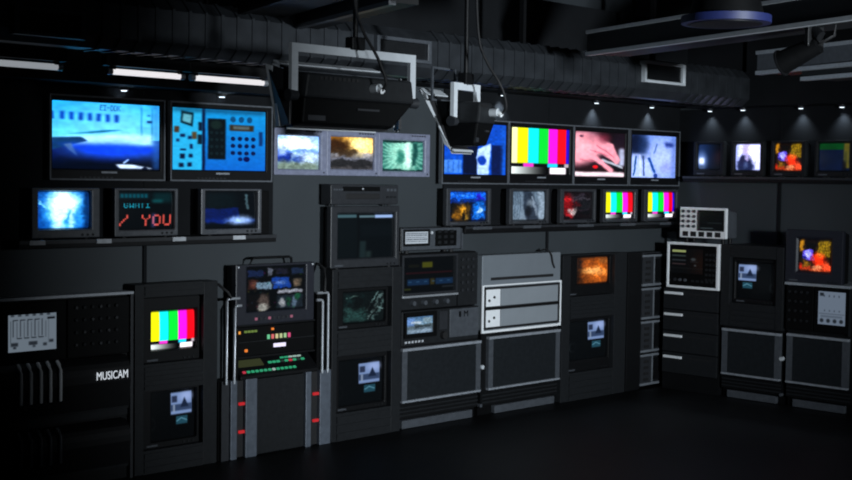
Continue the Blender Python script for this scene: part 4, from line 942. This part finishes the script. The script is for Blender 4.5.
# ---- server rack in the corner
F = Front('M', FM, 628.5, 255, 668, 386, z0=0, z1=1.255)
t = F.thing('server_rack', 'narrow black rack holding four pale edged units in the corner', 'rack')
xs = F.x(641, 320)
MB().box(F.x0, xs, .0, .135, 0, F.h).build('side_panel', black, t, .004)
MB().box(xs, F.x1, .12, .135, 0, F.h).build('back_panel', black2, t)
MB().box(F.x1 - .02, F.x1, .02, .12, 0, F.h).build('end_panel', black, t)
for k in range(5): MB().box(xs, F.x1 - .02, .02, .12, .02 + k * .305, .03 + k * .305).build('shelf_plate', dgrey, t)
org = F.org
for k, lab in enumerate(('bottom unit of four', 'second unit from the bottom', 'third unit from the bottom', 'top unit of four')):
    w = F.x1 - .024 - xs - .004
    s = thing('server', 'grey rack server with pale edges in the corner rack, ' + lab, 'server', (org[0] + xs + .003, org[1] + .0, .0305 + k * .305), 0, 'servers in the corner rack')
    h = .285
    MB().box(0, w, .012, .112, 0, h).build('case', char, s)
    for a in (0, h - .02): MB().box(0, w, -.004, .012, a, a + .02).build('edge_strip', serve, s)
    mp = MB().box(0, .17, -.002, .012, .02, h - .02).build('drive_panel', dgrey, s)
    for j in range(4): MB().box(.05, .12, -.008, .0, .04 + j * .055, .065 + j * .055).build('drive_caddy', rubber, mp)
    MB().box(.17, .185, -.008, .012, .02, h - .02).build('handle', serve, s)
    MB().box(.21, w - .03, -.002, .012, .04, h - .04).build('vent_panel', black, s)

# ================================================================== right wall bank
F = Front('R', FR, 664, 240, 716.5, 396, z0=0, z1=.935)
t = F.thing('drawer_cabinet', 'black drawer cabinet with four bright bar handles standing in the corner', 'cabinet')
MB().box(F.x0, F.x1, .02, .49, 0, F.h - .002).build('carcass', black, t)
for k in range(4):
    z0 = .155 + k * .195
    d = MB().box(F.x0 + .008, F.x1 - .008, .0, .02, z0, z0 + .185).build('drawer', char, t, .003)
    MB().box(F.x0 + .03, F.x0 + .225, -.022, .0, z0 + .135, z0 + .158).build('handle', white, d, .004)
    MB().box(F.x0 + .28, F.x1 - .05, -.002, .002, z0 + .140, z0 + .152).build('shadow_strip', rubber, d)  # thin dark strip painted in as the shadow line on the drawer
G = Front('R', FR, 668, 242, 719, 291, z0=.937, z1=1.352)
t = G.thing('test_set', 'black test set with a rounded pale frame and a yellow readout, on the drawer cabinet', 'test set')
MB().box(G.x0 + .02, G.x1 - .02, .03, .20, .0, G.h - .01).build('case', black, t, .02)
MB().frame((G.x0, 0, G.x1, G.h), (G.x0 + .022, .022, G.x1 - .028, G.h - .022), -.015, .05).build('frame', white, t, .014)
MB().box(G.x0 + .02, G.x1 - .026, .0, .03, .02, G.h - .02).build('front_panel', black2, t)
r = G.r(670, 247, 706, 276); r = (G.x0 + .045, .135, G.x0 + .38, G.h - .055)
screen(G, r, t, d_analyzer2, .8, -.003, px=70, name='display')
for k in range(3): MB().cyl((G.x0 + .09 + k * .055, .0, .075), (G.x0 + .09 + k * .055, -.018, .075), .013, n=12).build('knob', mgrey if k else dgrey, t)
for j in range(6):
    for i in range(3): MB().box(G.x0 + .405 + i * .038, G.x0 + .43 + i * .038, -.006, .0, .08 + j * .045, .10 + j * .045).build('key', char, t)
for k in range(5): MB().box(G.x0 + .26 + k * .05, G.x0 + .29 + k * .05, -.005, .0, .06, .08).build('key', char, t)
G = Front('R', FR, 680, 207, 726, 237, z0=1.354, z1=1.672)
t = G.thing('oscilloscope', 'pale grey oscilloscope with dark screen and five black square buttons, on the test set', 'oscilloscope')
MB().hexa([(G.x0 + .01, .02, .05), (G.x1 - .01, .02, .05), (G.x1 + .0, .18, .05), (G.x0 + .02, .18, .05), (G.x0 + .015, .02, G.h - .01), (G.x1 - .015, .02, G.h - .01), (G.x1 - .005, .18, G.h - .04), (G.x0 + .03, .18, G.h - .04)]).build('housing', mgrey, t, .01)
MB().box(G.x0, G.x1, .0, .03, .045, G.h).build('face', white, t, .008)
r = (G.x(699.5, 220), .125, G.x1 - .035, G.h - .035)
MB().frame((r[0] - .014, r[1] - .014, r[2] + .014, r[3] + .014), r, -.010, .0, .004).build('screen_bezel', black, t)
screen(G, r, t, d_scope, .8, -.004, px=50)
for k in range(5): 
    b = MB().box(G.x0 + .04 + k * .085, G.x0 + .095 + k * .085, -.008, .0, .058, .102).build('button', rubber, t, .003)
for j in range(4):
    for i in range(3): MB().cyl((G.x0 + .04 + i * .058, .0, G.h - .035 - j * .045), (G.x0 + .04 + i * .058, -.014, G.h - .035 - j * .045), .015, .012, 10).build('knob', mgrey if (i + j) % 2 else dgrey, t)
for sx in (-1, 1):
    for y in (.04, .15): MB().cyl((sx * .19, y, 0), (sx * .19, y, .052), .018, n=10).build('foot', black, t)

# ---- rack with recessed monitor, then slate door (one floor-standing rack with a door below)
F = Front('R', FR, 721.5, 242, 780, 405, z0=.637, z1=1.352)
x0, x1 = F.x(729.5, 290), F.x(775.5, 290)
ra = (x0, .845 - .637, x1, 1.245 - .637)
t = monitor_rack(F, .49, [ra], {0: 4, 1: 3}, 'black rack box with one sunken monitor on a low cabinet on the right')
recessed(F, ra, (736, 262, 773, 303), d_small(.04, .06, .52, .50, True), .55, 'dark tube monitor with a tiny blue patch, in the rack on the right wall')
F = Front('R', FR, 720.5, 334, 780.5, 381, z0=0, z1=.635)
low_cabinet(F, .49, .632, (F.x(721.5, 355), F.x(780, 355)), (F.x(725.5, 398), F.x(774.5, 398)), 'low cabinet with slate door beside the drawer cabinet', 1)
F = Front('R', FR, 785.5, 334, 850, 390, z0=0, z1=.635)
low_cabinet(F, .49, .645, (F.x(786, 362), F.x(848, 362)), (F.x(791, 408), F.x(843, 408)), 'low cabinet with slate door at the right end of the bank', 0)
G = Front('R', FR, 785.5, 286, 849, 336, z0=.647, z1=1.065)
t = G.thing('recorder_unit', 'black recorder unit with pale display on its right half, under the orange tube monitor', 'recorder')
MB().box(G.x0, G.x1, .03, .48, 0, G.h - .004).build('case', black, t)
MB().box(G.x0, G.x1, -.012, .48, G.h - .022, G.h).build('top_trim', silver, t)
xm = G.x(813, 310)
kp = MB().box(G.x0 + .01, xm, .0, .03, .02, G.h - .03).build('knob_panel', black2, t, .003)
for j in range(4):
    for i in range(4): MB().cyl((G.x0 + .045 + i * .055, 0, G.h - .08 - j * .08), (G.x0 + .045 + i * .055, -.015, G.h - .08 - j * .08), .011, n=10).build('knob', char, kp)
MB().box(xm + .01, G.x1 - .008, .0, .03, .02, G.h - .03).build('meter_panel', black2, t, .003)
r = G.r(819, 285, 845, 326); screen(G, (r[0], .085, r[2], .36), t, d_scopelcd, .5, -.003, name='display')
MB().box(G.x1 - .006, G.x1, -.006, .03, .0, G.h - .022).build('side_trim', char, t)
G = Front('R', FR, 786, 229.5, 842, 282, z0=1.067, z1=1.512)
i = G.r(798, 238.5, 829.5, 272.5)
tube_monitor(G, (798, 239, 829.5, 273), d_studio, 1.05, 'tube monitor with an orange and violet studio scene, standing on the recorder unit', None, depth=.16, bez=bm_, feet=False, px=60)

# ================================================================== light
def spot(name, loc, tgt, power, angle, blend, color, size):
    l = bpy.data.lights.new(name, 'SPOT'); l.energy = power; l.spot_size = math.radians(angle); l.spot_blend = blend; l.color = color; l.shadow_soft_size = size
    o = bpy.data.objects.new(name, l); COL.objects.link(o); o.location = loc
    o.rotation_euler = (Vector(tgt) - Vector(loc)).to_track_quat('-Z', 'Y').to_euler(); return o
spot('unseen_spot', (4.8, -1.2, 2.0), (7.7, 7.2, 1.5), 2600, 56, 1., (.84, .93, 1.0), .2)  # unseen spot added out of frame to brighten the bank and wall
spot('unseen_spot', (1.3, -1.8, 2.1), (4.95, 5.0, 2.42), 400, 20, .8, (.84, .93, 1.0), .15)  # unseen spot added to brighten the hanging floodlights
w = bpy.data.worlds.new('dark_studio'); w.use_nodes = True; SC.world = w
w.node_tree.nodes['Background'].inputs['Color'].default_value = (.6, .8, 1., 1); w.node_tree.nodes['Background'].inputs['Strength'].default_value = .004

# ================================================================== camera
cam = bpy.data.cameras.new('camera'); co = bpy.data.objects.new('camera', cam); COL.objects.link(co)
R = Matrix([list(r) for r in MC.T])
co.matrix_world = Matrix.Translation((0, 0, CH)) @ R.to_4x4()
cam.sensor_fit = 'HORIZONTAL'; cam.sensor_width = 36; cam.lens = 36 * FOC / 852; cam.clip_end = 100; cam.clip_start = .05
SC.camera = co
SC.view_settings.view_transform = 'Standard'; SC.view_settings.look = 'None'; SC.view_settings.gamma = 1; SC.view_settings.exposure = 0; SC.view_settings.use_curve_mapping = False
SC.cycles.use_denoising = True; SC.cycles.max_bounces = 6
SC.cycles.pixel_filter_type = 'BLACKMAN_HARRIS'; SC.cycles.filter_width = 2.0
